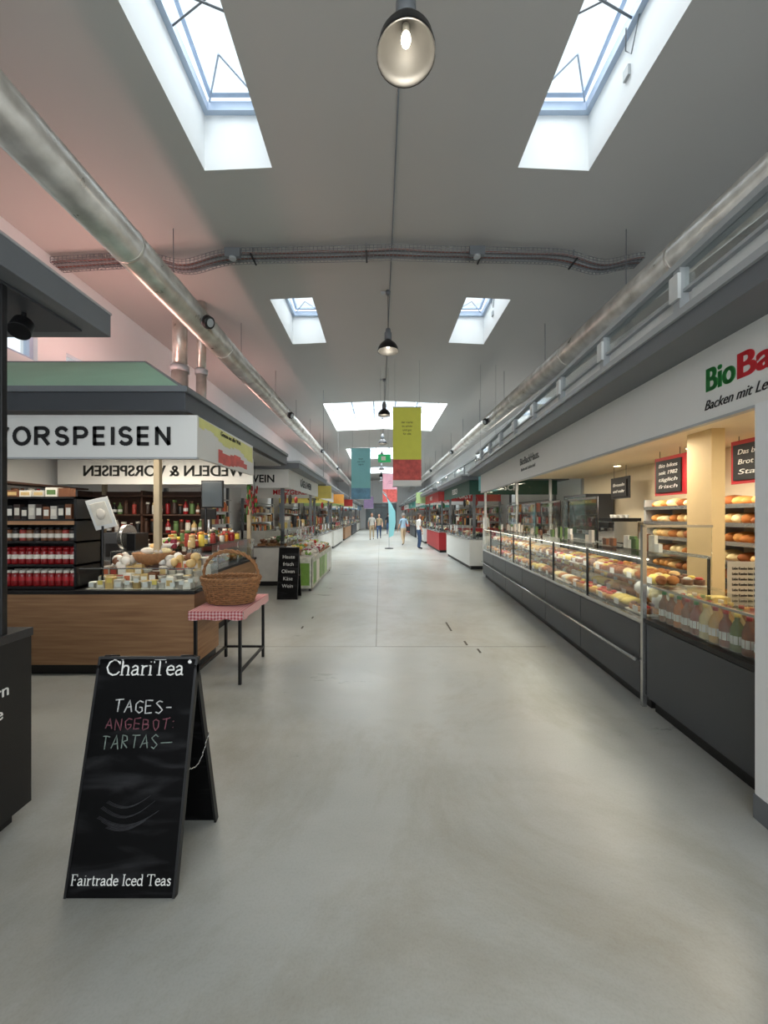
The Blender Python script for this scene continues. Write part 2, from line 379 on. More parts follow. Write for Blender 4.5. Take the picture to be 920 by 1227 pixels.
CAB=mat('cable_grey',(136,132,126),.7); CABTINT=mat('cable_pink_light_tint',(132,84,72),.7)  # red-brown cables: pink light on the tray put into their colour
for k in range(6): b.tube([(x,YT+.03+.034*k,tz(x)+.018+.006*math.sin(x*5+k)) for x in lx],.012,(CABTINT,MG,LG)[k%3],seg=5)
for x in (-3.6,-1.9,-.2,1.5,2.9): b.cyl((x,YT+.09,tz(x)+.05),(x,YT+.09,cz(x)),.006,MG,seg=5); b.box(x-.012,x+.012,YT-.01,YT+TW+.01,tz(x)-.02,tz(x)-.005,BLKM)
for x in (-2.15,1.42): z=tz(x); b.box(x-.11,x+.11,YT-.07,YT-.006,z-.08,z+.05,MG); b.cyl((x,YT-.04,z-.08),(x,YT-.04,z-.11),.05,LG)
b.done()
b=B('ceiling_conduit'); b.cyl((RX,1.2,cz(RX)-.012),(RX,40,cz(RX)-.012),.008,MG,seg=6)
b.done()
SHI=mat('shade_inside',(92,91,88),.4,.3)
def lamp(x,y,z,on=True):
    b=B('pendant_lamp')
    R0=.19
    prof=[(R0,0),(R0*.99,.012),(R0*.93,.07),(R0*.72,.13),(R0*.42,.18),(.062,.2)]
    b.lathe(x,y,z,prof,BLKM,seg=32,cap=False)
    b.lathe(x,y,z,[(.066,.195),(.066,.33),(.05,.345),(.045,.40),(.012,.42)],MG,seg=24)
    b.lathe(x,y,z,[(R0,.0),(R0*.95,.002),(R0*.9,.07),(R0*.69,.125),(R0*.4,.17),(.055,.19),(.0,.19)],SHI,seg=32,cap=False)
    b.lathe(x,y,z,[(R0+.003,-.004),(R0+.003,.01)],BLKM,seg=32,cap=False)
    b.cyl((x,y,z+.19),(x,y,z+.13),.022,WT); b.blob(x,y,z+.1,.032,.032,.048,BULB,seg=14,rings=10)
    b.cyl((x,y,z+.37),(x,y,cz(x)-.05),.005,BLK,seg=6); b.lathe(x,y,cz(x)-.07,[(.0,0),(.04,.0),(.045,.068)],MG)
    b.box(x-.13,x-.05,y-.02,y+.04,cz(x)-.06,cz(x)-.015,LG)
    b.done(fix=False); point('pendant_bulb_light',(x,y,z-.04),4)
for k in range(8): lamp(.17-.02*min(k,3),2.5+4.5*k,4.5)
for (x,y) in ((-3.62,6.95),(-3.3,7.1)):
    b=B('vent_pipe'); r=.14 if x<-3.6 else .09; b.cyl((x,y,2.3),(x,y,4.2),r,DUCT,seg=20); b.cyl((x,y,4.1),(x,y,4.2),r+.02,LG,seg=20); b.cyl((x,y,4.2),(x,y,cz(x)),r*.9,DUCT,seg=20); b.done()

# ---------------------------------------------------------------- banners
def banner(x0,x1,y,z0,z1,parts,txt=None):
    b=B('hanging_banner'); t=.006; z=z1
    for frac,m in parts:
        zz=z-(z1-z0)*frac; b.box(x0,x1,y,y+t,zz,z,m); z=zz
    b.cyl((x0-.02,y,z1),(x1+.02,y,z1),.012,LG); b.cyl((x0-.02,y,z0),(x1+.02,y,z0),.012,LG)
    for x in (x0+.05,x1-.05): b.cyl((x,y,z1),(x,y,cz(x)),.003,MG,seg=4)
    o=b.done()
    if txt:
        for i,tx in enumerate(txt): text(tx,((x0+x1)/2,y-.003,z1-.42-.1*i),(90,0,0),.075,BLKT,o)
banner(.34,1.08,10,2.26,4.33,[(.66,YEL),(.26,BRED),(.08,SIGNW)],['der markt','ist schön','und gut','für alle'])
banner(-1.04,-.34,14,2.1,3.97,[(.5,CYAN),(.28,CYAN),(.22,mat('banner_print_b',(110,156,186),.7,vary=.3,scale=6))],['frisch','vom land','täglich'])
banner(.15,.9,20,2.2,3.7,[(.55,BPINK),(.45,BRED)],['essen','trinken'])
banner(-1.0,-.4,24,1.95,2.7,[(1,LILAC)])
b=B('exit_sign'); b.box(-.05,.3,10.6,10.64,2.98,3.2,EXITG); b.box(.04,.16,10.59,10.6,3.03,3.14,WT); b.cyl((.02,10.62,3.2),(.02,10.62,cz(0)),.004,MG,seg=4); b.cyl((.23,10.62,3.2),(.23,10.62,cz(0)),.004,MG,seg=4); b.done()
b=B('beach_flag')
pts=[(.42,17.5,.04),(.42,17.5,1.2),(.4,17.5,2.1),(.28,17.5,2.5),(.12,17.5,2.62)]
b.tube(pts,.012,LG); b.lathe(.42,17.5,0,[(.2,0),(.2,.03),(.03,.05)],DG)
fl=[(.41,.5),(.41,1.2),(.39,2.05),(.28,2.45),(.12,2.58)]; rr=[(.62,.6),(.72,1.2),(.7,1.7),(.5,2.1),(.12,2.57)]
for i in range(4): b.quad([(fl[i][0],17.49,fl[i][1]),(rr[i][0],17.49,rr[i][1]),(rr[i+1][0],17.49,rr[i+1][1]),(fl[i+1][0],17.49,fl[i+1][1])],CYAN)
b.done()

# ---------------------------------------------------------------- A-boards
def aboard(xl,xr,yb,yt,yr,zt,name='chalkboard_sign'):
    b=B(name)
    L=math.hypot(yt-yb,zt); ang=math.atan2(yt-yb,zt)
    Mf=Matrix.Translation(((xl+xr)/2,yb,.005))@Matrix.Rotation(-ang,4,'X')
    w=(xr-xl)/2; fr=.010
    b.box(-w+fr,w-fr,0,.012,.0,L-fr,CHALK,Mf)
    for q in ((-w,-w+fr),(w-fr,w)): b.box(q[0],q[1],-.003,.022,0,L,BLK,Mf)
    b.box(-w+fr,w-fr,-.003,.022,L-fr,L,BLK,Mf)
    ang2=math.atan2(yr-yt,zt); L2=math.hypot(yr-yt,zt)
    Mr=Matrix.Translation(((xl+xr)/2,yr,.005))@Matrix.Rotation(ang2,4,'X')
    b.box(-w+fr,w-fr,-.012,0,.0,L2-fr,CHALK,Mr)
    for q in ((-w,-w+fr),(w-fr,w)): b.box(q[0],q[1],-.024,.004,0,L2-.03,BLK,Mr)
    for sx in (-w+.05,w-.05): b.cyl((( xl+xr)/2+sx-.03,yt+.012,zt-.0),((xl+xr)/2+sx+.03,yt+.012,zt-.0),.009,BLKM,seg=8)
    x=xr+.004; z0=.44
    ya=yb+(yt-yb)*z0/zt+.01; yc=yr-(yr-yt)*z0/zt-.01; pts=[]
    for i in range(13):
        t=i/12; pts.append((x,ya+(yc-ya)*t,z0+.05*t-.05*math.sin(math.pi*t)))
    for i in range(12):
        p,q=Vector(pts[i]),Vector(pts[i+1]); b.tube([p+(q-p)*-.15,p+(q-p)*.5+Vector((.003 if i%2 else 0,0,.004)),q+(q-p)*.15],.0022,STEEL,seg=5)
    return b,ang,L
b,ang,L=aboard(-1.235,-.80,1.5,1.69,1.9,.875)
def BP(u,v,o=.003): return (-1.0175+u,1.5+math.sin(ang)*v-math.cos(ang)*o,.005+math.cos(ang)*v+math.sin(ang)*o*.2)
STK={'T':[[(0,.97),(.35,1.02),(.65,1)],[(.33,1),(.3,0)]],'A':[[(0,0),(.3,1),(.6,0)],[(.1,.38),(.52,.4)]],
'G':[[(.6,.85),(.35,1),(.05,.65),(.08,.2),(.35,0),(.6,.2),(.6,.45),(.33,.45)]],'E':[[(.55,1),(0,.98),(0,0),(.55,.02)],[(0,.52),(.45,.52)]],
'S':[[(.55,.88),(.32,1),(.06,.8),(.3,.54),(.55,.3),(.3,0),(.02,.12)]],'N':[[(0,0),(.03,1),(.52,0),(.55,1)]],
'B':[[(0,0),(0,1),(.4,.92),(.42,.62),(.02,.52),(.5,.45),(.5,.08),(0,0)]],'O':[[(.3,1),(.05,.75),(.05,.25),(.3,0),(.55,.25),(.55,.75),(.3,1)]],
'R':[[(0,0),(.02,1),(.45,.9),(.42,.58),(.05,.5),(.55,0)]],':':[[(.1,.2),(.12,.24)],[(.1,.7),(.12,.74)]],'-':[[(.0,.45),(.45,.5)]],'~':[[(.0,.35),(1.0,.4)]]}
def stroke(pts,r,m,sub=2):
    q=[]
    for i in range(len(pts)-1):
        a,c=Vector(pts[i]),Vector(pts[i+1]); q+= [a.lerp(c,k/sub) for k in range(sub)]
    q.append(Vector(pts[-1])); b.tube(q,r,m,seg=5)
def chalk(s,u0,v0,h,wl,m,r=.0026):
    u=u0
    for ch in s:
        for st in STK[ch]: stroke([BP(u+x*wl/.75+U(-.0025,.0025),v0+y*h+U(-.003,.003)) for x,y in st],r,m)
        v0+=U(-.0025,.0025); u+=wl*1.14
chalk('TAGES-',-.115,L-.222,.05,.038,CHG)
chalk('ANGEBOT:',-.145,L-.29,.042,.035,CHP,.0022)
chalk('TARTAS~',-.15,L-.368,.05,.036,CHD,.0022)
for (v,u,l,dz) in ((.33,-.1,.17,.03),(.31,-.12,.21,.045),(.275,-.13,.24,.04),(.262,-.11,.20,.035),(.24,-.09,.15,.02)):
    for k in range(3): b.tube([BP(u+l*t/8+.004*k,v+.003*k-dz*math.sin(math.pi*t/8)+.02*t/8,.0004) for t in range(9)],.0011,SMR,seg=4)
SF={'C':(.80,[[(.75,.76),(.6,.95),(.4,1),(.15,.85),(.03,.5),(.15,.15),(.4,0),(.62,.05),(.76,.22)]],[[(.75,1),(.75,.70)]]),
'h':(.64,[[(.12,1),(.12,0)],[(.12,.45),(.25,.62),(.4,.62),(.48,.5),(.48,0)]],[[(.02,0),(.22,0)],[(.38,0),(.58,0)],[(.01,1),(.12,1)]]),
'a':(.54,[[(.06,.5),(.2,.63),(.34,.58),(.38,.45),(.38,.05),(.48,.02)],[(.38,.38),(.12,.3),(.04,.15),(.12,.0),(.28,.04),(.38,.16)]],[]),
'r':(.44,[[(.12,.62),(.12,0)],[(.12,.42),(.22,.58),(.38,.6)]],[[(.02,0),(.24,0)],[(.02,.62),(.12,.62)]]),
'i':(.30,[[(.14,.62),(.14,0)],[(.14,.86),(.14,.89)]],[[(.04,0),(.25,0)],[(.04,.62),(.14,.62)]]),
'T':(.76,[[(.365,1),(.365,0)]],[[(.03,1),(.7,1)],[(.24,0),(.49,0)],[(.03,1),(.03,.8)],[(.7,1),(.7,.8)]]),
'e':(.52,[[(.05,.33),(.46,.35),(.4,.55),(.26,.63),(.1,.53),(.04,.3),(.12,.06),(.28,0),(.45,.1)]],[]),
'F':(.62,[[(.14,1),(.14,0)]],[[(.02,1),(.56,1),(.56,.8)],[(.14,.52),(.4,.52)],[(.4,.6),(.4,.44)],[(.02,0),(.26,0)]]),
't':(.38,[[(.15,.85),(.15,.08),(.23,0),(.33,.06)]],[[(.03,.62),(.32,.62)]]),
'd':(.60,[[(.46,1),(.46,0),(.54,0)],[(.46,.48),(.3,.63),(.12,.55),(.05,.3),(.12,.06),(.28,0),(.46,.16)]],[[(.36,1),(.46,1)]]),
'I':(.34,[[(.16,1),(.16,0)]],[[(.04,1),(.28,1)],[(.04,0),(.28,0)]]),
'c':(.50,[[(.43,.5),(.28,.63),(.1,.54),(.04,.3),(.12,.06),(.28,0),(.44,.1)]],[]),
's':(.42,[[(.36,.52),(.22,.63),(.07,.52),(.18,.36),(.34,.22),(.3,.04),(.14,0),(.04,.12)]],[]),' ':(.3,[],[])}
def serif(s,uc,v0,h,width,m,r):
    tot=sum(SF[c][0] for c in s); k=width/tot; u=uc-width/2
    for ch in s:
        w_,main,thin=SF[ch]
        for st in main: stroke([BP(u+x*k,v0+y*h) for x,y in st],r,m)
        for st in thin: stroke([BP(u+x*k,v0+y*h) for x,y in st],r*.6,m,1)
        u+=w_*k
serif('ChariTea',-.005,L-.075,.062,.34,WT,.0036)
serif('Fairtrade Iced Teas',0,.045,.036,.395,WT,.0021)
b.blob(*BP(.185,L-.02),.009,.003,.009,WT)
o=b.done()
b2,a2,L2=aboard(-1.84,-1.47,6.85,7.02,7.2,.92)
o2=b2.done()
for i,s in enumerate(('Heute','frisch','Oliven','Käse','Wein')):
    v=L2-.2-.13*i; text(s,(-1.655,6.85+math.sin(a2)*v-.012,math.cos(a2)*v),(90-math.degrees(a2),0,0),.09,CHW,o2,ext=.0006)

# ---------------------------------------------------------------- foreground left stall
b=B('dark_stall_counter'); b.box(-4.6,-1.75,-2.2,1.93,.07,.90,BLK); b.box(-4.55,-1.80,-2.15,1.88,0,.07,BLKM); b.box(-4.62,-1.745,-2.22,1.935,.90,.94,mat('countertop_dark',(46,46,48),.35))
b.box(-1.751,-1.747,.9,.905,.09,.89,DG)
oo=b.done(bevel=.006)
text('Kräutern',(-1.745,1.81,.66),(90,0,90),.08,WT,oo,align='RIGHT'); text('& Gemüse',(-1.745,1.78,.56),(90,0,90),.08,WT,oo,align='RIGHT')
b=B('stall_canopy')
b.box(-4.7,-1.66,-2.5,2.37,2.60,2.74,MG); b.box(-4.6,-1.76,-2.4,2.27,2.585,2.60,DG); b.box(-4.7,-1.655,-2.5,2.375,2.735,2.75,LG)
b.box(-1.79,-1.762,1.79,1.818,.94,2.585,BLK); b.box(-4.5,-4.46,1.79,1.825,.94,2.585,BLK); b.box(-1.79,-1.755,-2.1,-2.065,.94,2.585,BLK)
b.box(-4.46,-1.79,1.80,1.815,2.33,2.35,BLK); b.tube([(-1.775,1.8,2.3),(-2.1,1.9,2.2),(-2.6,2.0,2.15),(-3.2,2.1,2.2)],.008,BLK)
b.cyl((-1.9,2.05,2.585),(-1.9,2.05,2.53),.012,BLK); b.cyl((-1.9,2.05,2.53),(-1.88,2.0,2.46),.045,BLK,r1=.05,seg=18)
b.done(bevel=.004)

# ---------------------------------------------------------------- helpers for goods
def bottle(b,x,y,z,h,r,m,cap=None):
    b.lathe(x,y,z,[(r*.9,0),(r,h*.05),(r,h*.58),(r*.85,h*.66),(r*.38,h*.8),(r*.36,h*.9)],m,seg=9)
    b.cyl((x,y,z+h*.9),(x,y,z+h),r*.42,cap or WT,seg=9)
    b.cyl((x,y,z+h*.2),(x,y,z+h*.42),r*1.02,SIGNW,seg=9,cap=False)
def jar(b,x,y,z,h,r,m,cap=None):
    b.lathe(x,y,z,[(r*.92,0),(r,h*.08),(r,h*.72),(r*.85,h*.82)],m,seg=9); b.cyl((x,y,z+h*.82),(x,y,z+h),r*.88,cap or COL[1],seg=9)
def tub(b,x,y,z,w,h,m):
    b.lathe(x,y,z,[(w*.42,0),(w*.5,h*.9),(w*.54,h*.9),(w*.54,h)],m,seg=10)
def loaf(b,x,y,z,l,w,h,m,ang=0): b.blob(x,y,z+h*.5,l/2,w/2,h*.55,m,seg=10,rings=6,ang=ang)
def carton(b,x,y,z,w,d,h,m,m2):
    b.box(x,x+w,y,y+d,z,z+h,m); b.box(x+w*.12,x+w*.88,y-.001,y,z+h*.25,z+h*.75,m2)

# ---------------------------------------------------------------- antipasti stall (left)
XC=-1.74; XS=-2.1
b=B('deli_stall')
b.box(-4.85,XC,3.60,4.15,.10,.765,WOOD); b.box(-4.85,XC-.03,3.64,4.15,0,.10,BLK)
b.box(-4.85,XC+.01,3.58,4.15,.765,.80,BLK)
b.box(-2.7,XS,4.15,6.5,.10,.765,WOOD); b.box(-2.7,XS-.03,4.15,6.5,0,.10,BLK); b.box(-2.72,XS+.01,4.15,6.52,.765,.80,BLK)
b.box(-4.85,-1.62,3.2,6.7,2.38,2.56,DG); b.box(-4.85,-1.60,3.18,6.72,2.53,2.58,MG); b.box(-4.8,-1.7,3.35,6.6,2.355,2.38,LG)
A=(-4.85,3.22,2.582);Bq=(-1.66,3.22,2.582);C=(-1.66,6.68,2.582);D=(-4.85,6.68,2.582);E=(-2.8,4.6,3.34);F=(-4.85,4.6,3.34);E2=(-2.8,5.3,3.34);F2=(-4.85,5.3,3.34)
b.quad([A,Bq,E,F],ROOFG); b.quad([Bq,C,E2,E],ROOFG); b.quad([C,D,F2,E2],ROOFG); b.quad([F,E,E2,F2],ROOFG)
for p,q in ((Bq,E),(C,E2),(E,F)): b.cyl(p,q,.014,MG,seg=6)
PB=mat('post_beige',(176,160,132),.6)
for (x,y) in ((-2.33,3.95),(-4.6,3.95),(-2.2,6.35),(-4.6,6.35)): b.box(x,x+.06,y,y+.06,.8,2.36,PB)
for y in (4.2,5.0): b.box(-3.9,-2.2,y,y+.05,2.33,2.354,TUBE)
st=b.done(bevel=.004)
b=B('deli_sign_board'); b.box(-4.85,-1.56,3.28,3.31,2.0,2.36,SIGNW); b.box(-4.85,-1.56,3.275,3.315,1.985,2.0,LG)
b.box(-1.6,-1.57,3.31,4.75,2.0,2.36,SIGNW); b.box(-4.7,-1.85,5.6,5.63,1.96,2.33,SIGNW)
PR=mat('sign_print_yellow',(222,222,140),.5,vary=.08); PR2=mat('sign_print_red',(216,92,84),.5,vary=.3,scale=9)
n=14
for i in range(n):
    y0=3.33+1.4*i/n; y1=3.33+1.4*(i+1)/n
    zt=2.27-.007*i+.03*math.sin(i*.9); zb=2.03+.02*math.sin(i*.7+1)
    b.quad([(-1.568,y0,zt),(-1.568,y1,zt-.01),(-1.568,y1,2.355-.002*i),(-1.568,y0,2.355-.002*i)],PR)
    if 3<i<12: b.quad([(-1.568,y0,zb),(-1.568,y1,zb),(-1.568,y1,zt-.08),(-1.568,y0,zt-.08)],PR2)
# bold block lettering VORSPEISEN built from strips (cap height .165)
def blk(strokes,x0,z0,w_,h,t,y=3.272):
    for st in strokes:
        pts=[(x0+px*w_,z0+pz*h) for px,pz in st]
        for i in range(len(pts)-1):
            a=Vector((pts[i][0],0,pts[i][1])); c=Vector((pts[i+1][0],0,pts[i+1][1])); d=(c-a).normalized(); nrm=Vector((-d.z,0,d.x))*t/2
            e=d*(t*.32)
            q=[a-e+nrm,a-e-nrm,c+e-nrm,c+e+nrm]
            b.quad([(p.x,y+.0002*i,p.z) for p in q],BLKT)
def arc(cx,cz_,rx,rz,a0,a1,n=10): return [(cx+rx*math.cos(math.radians(a0+(a1-a0)*i/n)),cz_+rz*math.sin(math.radians(a0+(a1-a0)*i/n))) for i in range(n+1)]
BL_={'V':[[(.0,1),(.5,0)],[(.5,0),(1,1)]],'O':[arc(.5,.5,.5,.5,0,360,20)],
'R':[[(0,0),(0,1)],[(0,1),(.5,1)]+arc(.5,.75,.38,.25,90,-90,8)+[(0,.5)],[(.45,.5),(.92,0)]],
'S':[arc(.48,.75,.42,.25,30,270,10)+arc(.48,.25,.44,.25,90,-150,10)],
'P':[[(0,0),(0,1)],[(0,1),(.5,1)]+arc(.5,.73,.4,.27,90,-90,8)+[(0,.46)]],
'E':[[(0,0),(0,1)],[(0,1),(.8,1)],[(0,.5),(.74,.5)],[(0,0),(.82,0)]],'I':[[(0,0),(0,1)]],'N':[[(0,0),(0,1)],[(0,1),(.9,0)],[(.9,0),(.9,1)]]}
x=-3.30; wl=.112; hh=.135
for ch in 'VORSPEISEN':
    k={'I':.0,'V':1.1,'O':1.12,'E':.85,'S':.9,'P':.95}.get(ch,1)
    blk(BL_[ch],x,2.113,wl*(k or 1),hh,.032)
    x+=wl*k+.06
sg=b.done(fix=False)
gt=mat('grey_text',(84,88,86),.6)
for dx in (-.005,.005): text('WEDELN & VORSPEISEN',(-3.15+dx,5.595-abs(dx)*.1,2.08),(90,0,0),.22,gt,sg,width=2.35,off=.002).scale.x*=-1
text('Genuss aus aller Welt',(-1.565,4.05,2.29),(90,0,90),.06,BLKT,sg)
b=B('preserve_shelf'); x0,x1=-3.62,-2.86
b.box(x0,x0+.025,3.62,3.95,.802,1.68,BLK); b.box(x1-.025,x1,3.62,3.95,.802,1.68,BLK); b.box(x0,x1,3.93,3.95,.802,1.68,BLK)
for z in (.81,1.02,1.24,1.45,1.66): b.box(x0,x1,3.62,3.95,z,z+.02,BLK)
b.box(x0+.02,x1-.02,3.615,3.62,1.415,1.45,WOOD)
for lv,z in enumerate((.83,1.04)):
    for r_ in range(2):
        x=x0+.06
        while x<x1-.05: jar(b,x,3.68+.1*r_,z,.15+.01*lv,.032,REDJ,REDJ if lv else COL[0]); b.cyl((x,3.68+.1*r_,z+.05),(x,3.68+.1*r_,z+.09),.033,COL[0] if lv else RED,seg=9,cap=False); x+=.07
x=x0+.06
while x<x1-.05: jar(b,x,3.69,1.26,.13,.03,random.choice((COL[7],COL[5],COL[1],COL[2])),BLK); b.cyl((x,3.69,1.29),(x,3.69,1.33),.031,COL[0],seg=9,cap=False); x+=.068
x=x0+.06
while x<x1-.08:
    carton(b,x,3.66,1.47,.06,.05,U(.1,.15),random.choice((COL[7],COL[5],BLK,COL[9])),random.choice((COL[0],COL[4]))); x+=.07
x=x0+.04
while x<x1-.12:
    carton(b,x,3.68,1.68,.11,.07,U(.06,.1),random.choice((COL[0],COL[5],COL[9])),random.choice((COL[5],COL[1],COL[3]))); x+=.125
b.done()
b=B('oval_menu_plate')
Mx=Matrix.Translation((-2.70,3.72,1.52))@Matrix.Rotation(math.radians(12),4,'X')@Matrix.Rotation(math.radians(-12),4,'Y')
b.box(-.11,.11,0,.015,-.15,.15,SIGNW,Mx); b.box(-.08,.08,-.004,0,-.11,.11,COL[0],Mx); b.blob(-2.70,3.712,1.52,.045,.012,.06,COL[9]); b.cyl((-2.70,3.74,.8),(-2.70,3.74,1.4),.01,BLK)
b.done(bevel=.004)
b=B('antipasti_tubs')
for row in range(5):
    x=-2.74+.03*(row%2)
    z=.802+.045*row
    b.box(-2.8,-1.80,3.64+row*.09,3.73+row*.09,.802,z+.001,COL[4])
    while x<-1.81:
        k=R()
        if k<.55:
            h=U(.06,.08); tub(b,x,3.685+row*.09,z,.08,h,COL[random.choice((0,4,4,0,9,1))]); b.cyl((x,3.685+row*.09,z+h),(x,3.685+row*.09,z+h+.005),.038,COL[random.choice((0,1,4,4,5,2,8,9))],seg=10)
        else: carton(b,x-.036,3.65+row*.09,z,.074,.06,U(.07,.12),COL[random.choice((0,1,4,9,5))],COL[random.choice((0,4,2,1,10))])
        x+=.082
for i in range(46):
    x=U(-2.74,-1.88); z=U(1.0,1.08); b.blob(x,U(3.85,4.05),z,.05,.035,.045,COL[random.choice((0,1,4,9,9,5,1))],seg=8,rings=5,ang=U(0,3))
for i in range(12):
    x=-2.74+.085*i; b.box(x,x+.045,3.612,3.615,.83+.02*(i%3),.87+.02*(i%3),random.choice((SIGNW,COL[8],SIGNW)))
b.done()
b=B('deli_glass_case')
b.box(-2.82,XC,3.60,3.606,.802,1.0,GL); b.box(XC-.006,XC,3.61,4.14,.802,1.0,GL); b.box(XS-.006,XS,4.2,6.4,.802,1.12,GL); b.box(-2.82,XC,3.6,3.61,1.0,1.01,STEEL)
b.box(-2.65,XS,4.3,6.4,1.12,1.128,GL)
for y in (4.3,5.0,5.7,6.38): b.box(XS-.02,XS,y,y+.015,.802,1.12,STEEL)
b.done()
b=B('bread_basket'); b.lathe(-2.35,4.0,1.0,[(.12,0),(.17,.05),(.2,.12),(.19,.12),(.15,.05),(.11,.02)],WICK,seg=20); b.box(-2.5,-2.2,3.9,4.14,.8,1.0,DK)
for i in range(18):
    a=U(0,6.28); r=U(0,.13); loaf(b,-2.35+r*math.cos(a),4.0+r*math.sin(a),1.08+.07*R(),.13,.07,.06,random.choice((BREAD[2],BREAD[4],COL[0],COL[9],BREAD[1])),a)
b.done()
b=B('antipasti_trays')
y=4.35
while y<6.3:
    for x in (-2.55,-2.3):
        b.box(x-.11,x+.11,y,y+.2,.803,.84,STEEL); m=random.choice(FRUIT+COL)
        for i in range(14): b.blob(x+U(-.08,.08),y+.1+U(-.08,.08),.86+U(0,.03),.03,.03,.022,m,seg=6,rings=4)
    y+=.24
for i in range(40):
    x=U(-2.62,-2.15); y=U(4.35,6.35); jar(b,x,y,1.13,U(.08,.2),.035,random.choice(COL+FRUIT+MUT),random.choice(COL))
for i in range(6):
    y=4.4+.33*i; b.lathe(-2.4,y,1.128,[(.06,0),(.1,.06),(.095,.06)],random.choice((WT,WICK,COL[1])),seg=14)
    for k in range(8): b.blob(-2.4+U(-.06,.06),y+U(-.06,.06),1.2+U(0,.03),.028,.028,.024,random.choice(FRUIT+COL[:2]),seg=6,rings=4)
b.done()
b=B('deli_back_shelf'); x0,x1=-4.8,-2.8
b.box(x0,x1,6.1,6.4,0,.9,DK); b.box(x0,x1,6.38,6.4,.9,1.9,DK)
for z in (.9,1.2,1.5,1.8): b.box(x0,x1,6.1,6.4,z,z+.025,DK)
for xx in (x0,(x0+x1)/2,x1-.03): b.box(xx,xx+.03,6.1,6.4,.9,1.9,DK)
for z in (.925,1.225,1.525):
    x=x0+.1
    while x<x1-.08:
        (bottle if R()<.4 else jar)(b,x,6.2,z,U(.15,.24),U(.03,.045),random.choice(MUT),random.choice(MUT)); x+=U(.085,.13)
b.done()
b=B('deli_side_shelf'); b.box(-4.85,-4.5,4.2,6.0,0,.9,DK)
for z in (.9,1.25,1.6,1.9): b.box(-4.85,-4.55,4.2,6.0,z,z+.025,DK)
for z in (.925,1.275,1.625):
    y=4.3
    while y<5.95: (bottle if R()<.5 else jar)(b,-4.68,y,z,U(.17,.25),.045,random.choice(MUT),random.choice(MUT)); y+=U(.1,.15)
b.done()
b=B('kitchen_worktop'); b.box(-4.4,-3.1,4.95,5.45,0,.9,STEEL); b.box(-4.45,-3.05,4.9,5.5,.9,.93,STEEL)
for i,(x,h,m) in enumerate(((-4.3,.3,BLKM),(-3.95,.22,STEEL),(-3.6,.35,DG),(-3.35,.18,COL[4]))): b.box(x,x+.24,5.0,5.35,.93,.93+h,m); b.box(x+.03,x+.21,4.995,5.0,.96,.93+h*.6,BLK)
b.lathe(-3.82,5.15,1.152,[(.0,0),(.08,0),(.1,.12),(.105,.12)],STEEL,seg=14)
b.done(bevel=.005)
b=B('point_of_sale_monitor'); b.box(-2.28,-2.0,4.9,4.93,1.6,1.95,BLKM); b.box(-2.265,-2.015,4.895,4.9,1.615,1.935,mat('screen',(70,78,84),.15)); b.cyl((-2.24,4.94,1.13),(-2.24,4.94,1.75),.018,BLKM); b.box(-2.35,-2.13,4.88,5.02,1.128,1.14,BLKM); b.done(bevel=.004)
b=B('kitchen_scale'); b.box(-2.6,-2.3,5.35,5.65,1.13,1.2,STEEL); b.cyl((-2.45,5.5,1.2),(-2.45,5.5,1.45),.02,STEEL); b.box(-2.55,-2.35,5.47,5.53,1.45,1.6,BLKM); b.done(bevel=.005)
b=B('slicing_machine'); b.box(-3.02,-2.76,4.3,4.65,.95,1.1,STEEL); b.cyl((-2.95,4.45,1.25),(-2.9,4.45,1.25),.15,STEEL,seg=24); b.box(-2.87,-2.77,4.35,4.6,1.1,1.3,BLKM); b.box(-3.05,-2.74,4.25,4.7,0,.95,DK); b.done(bevel=.005)
b=B('chilli_garland')
for (x,y) in ((-1.95,5.75),(-1.99,6.1)):
    b.cyl((x,y,2.355),(x,y,1.6),.004,BLK,seg=4)
    for i in range(26):
        b.blob(x+U(-.04,.04),y+U(-.04,.04),U(1.55,1.95),.014,.014,.045,random.choice((FRUIT[0],FRUIT[5],GRN,GRN,REDJ)),seg=6,rings=4)
b.done()
area('deli_ceiling_light',(-3.0,4.7,2.32),1.6,.3,34,(1,.88,.72))
area('deli_front_light',(-2.9,3.5,2.34),1.6,.12,14,(1,.92,.8))

# ---------------------------------------------------------------- table with basket
b=B('small_table'); tx0,tx1,ty0,ty1,tz_=-1.67,-1.21,3.38,4.12,.66
b.box(tx0,tx1,ty0,ty1,tz_-.03,tz_-.005,BLKM)
for x in (tx0+.02,tx1-.045):
    for y in (ty0+.02,ty1-.045): b.box(x,x+.025,y,y+.025,0,tz_-.03,BLKM)
for x in (tx0+.02,tx1-.045): b.box(x,x+.025,ty0+.03,ty1-.03,.1,.12,BLKM)
b.box(tx0+.03,tx1-.03,ty1-.045,ty1-.02,.1,.12,BLKM)
b.box(tx0-.01,tx1+.01,ty0-.01,ty1+.01,tz_-.004,tz_,GING)
def hem(p,q,nx,ny):
    n=16
    for i in range(n):
        def P(t,z):
            x=p[0]+(q[0]-p[0])*t; y=p[1]+(q[1]-p[1])*t; a=.006*math.sin(t*25)*(tz_-z)/.09
            return (x+nx*(.003+a+.0),y+ny*(.003+a),z)
        t0,t1=i/n,(i+1)/n; z0=tz_-.075-.006*math.sin(i); z1=tz_-.075-.006*math.sin(i+1)
        b.quad([P(t0,z0),P(t1,z1),P(t1,tz_),P(t0,tz_)],GING)
hem((tx0-.01,ty0-.01),(tx1+.01,ty0-.01),0,-1); hem((tx1+.01,ty0-.01),(tx1+.01,ty1+.01),1,0); hem((tx0-.01,ty0-.01),(tx0-.01,ty1+.01),-1,0)
b.done()
b=B('wicker_basket'); cx,cy,cz0=-1.44,3.72,.662
def el(t,r,k=1): return (cx+.28*r*math.cos(t),cy+.2*r*math.sin(t))
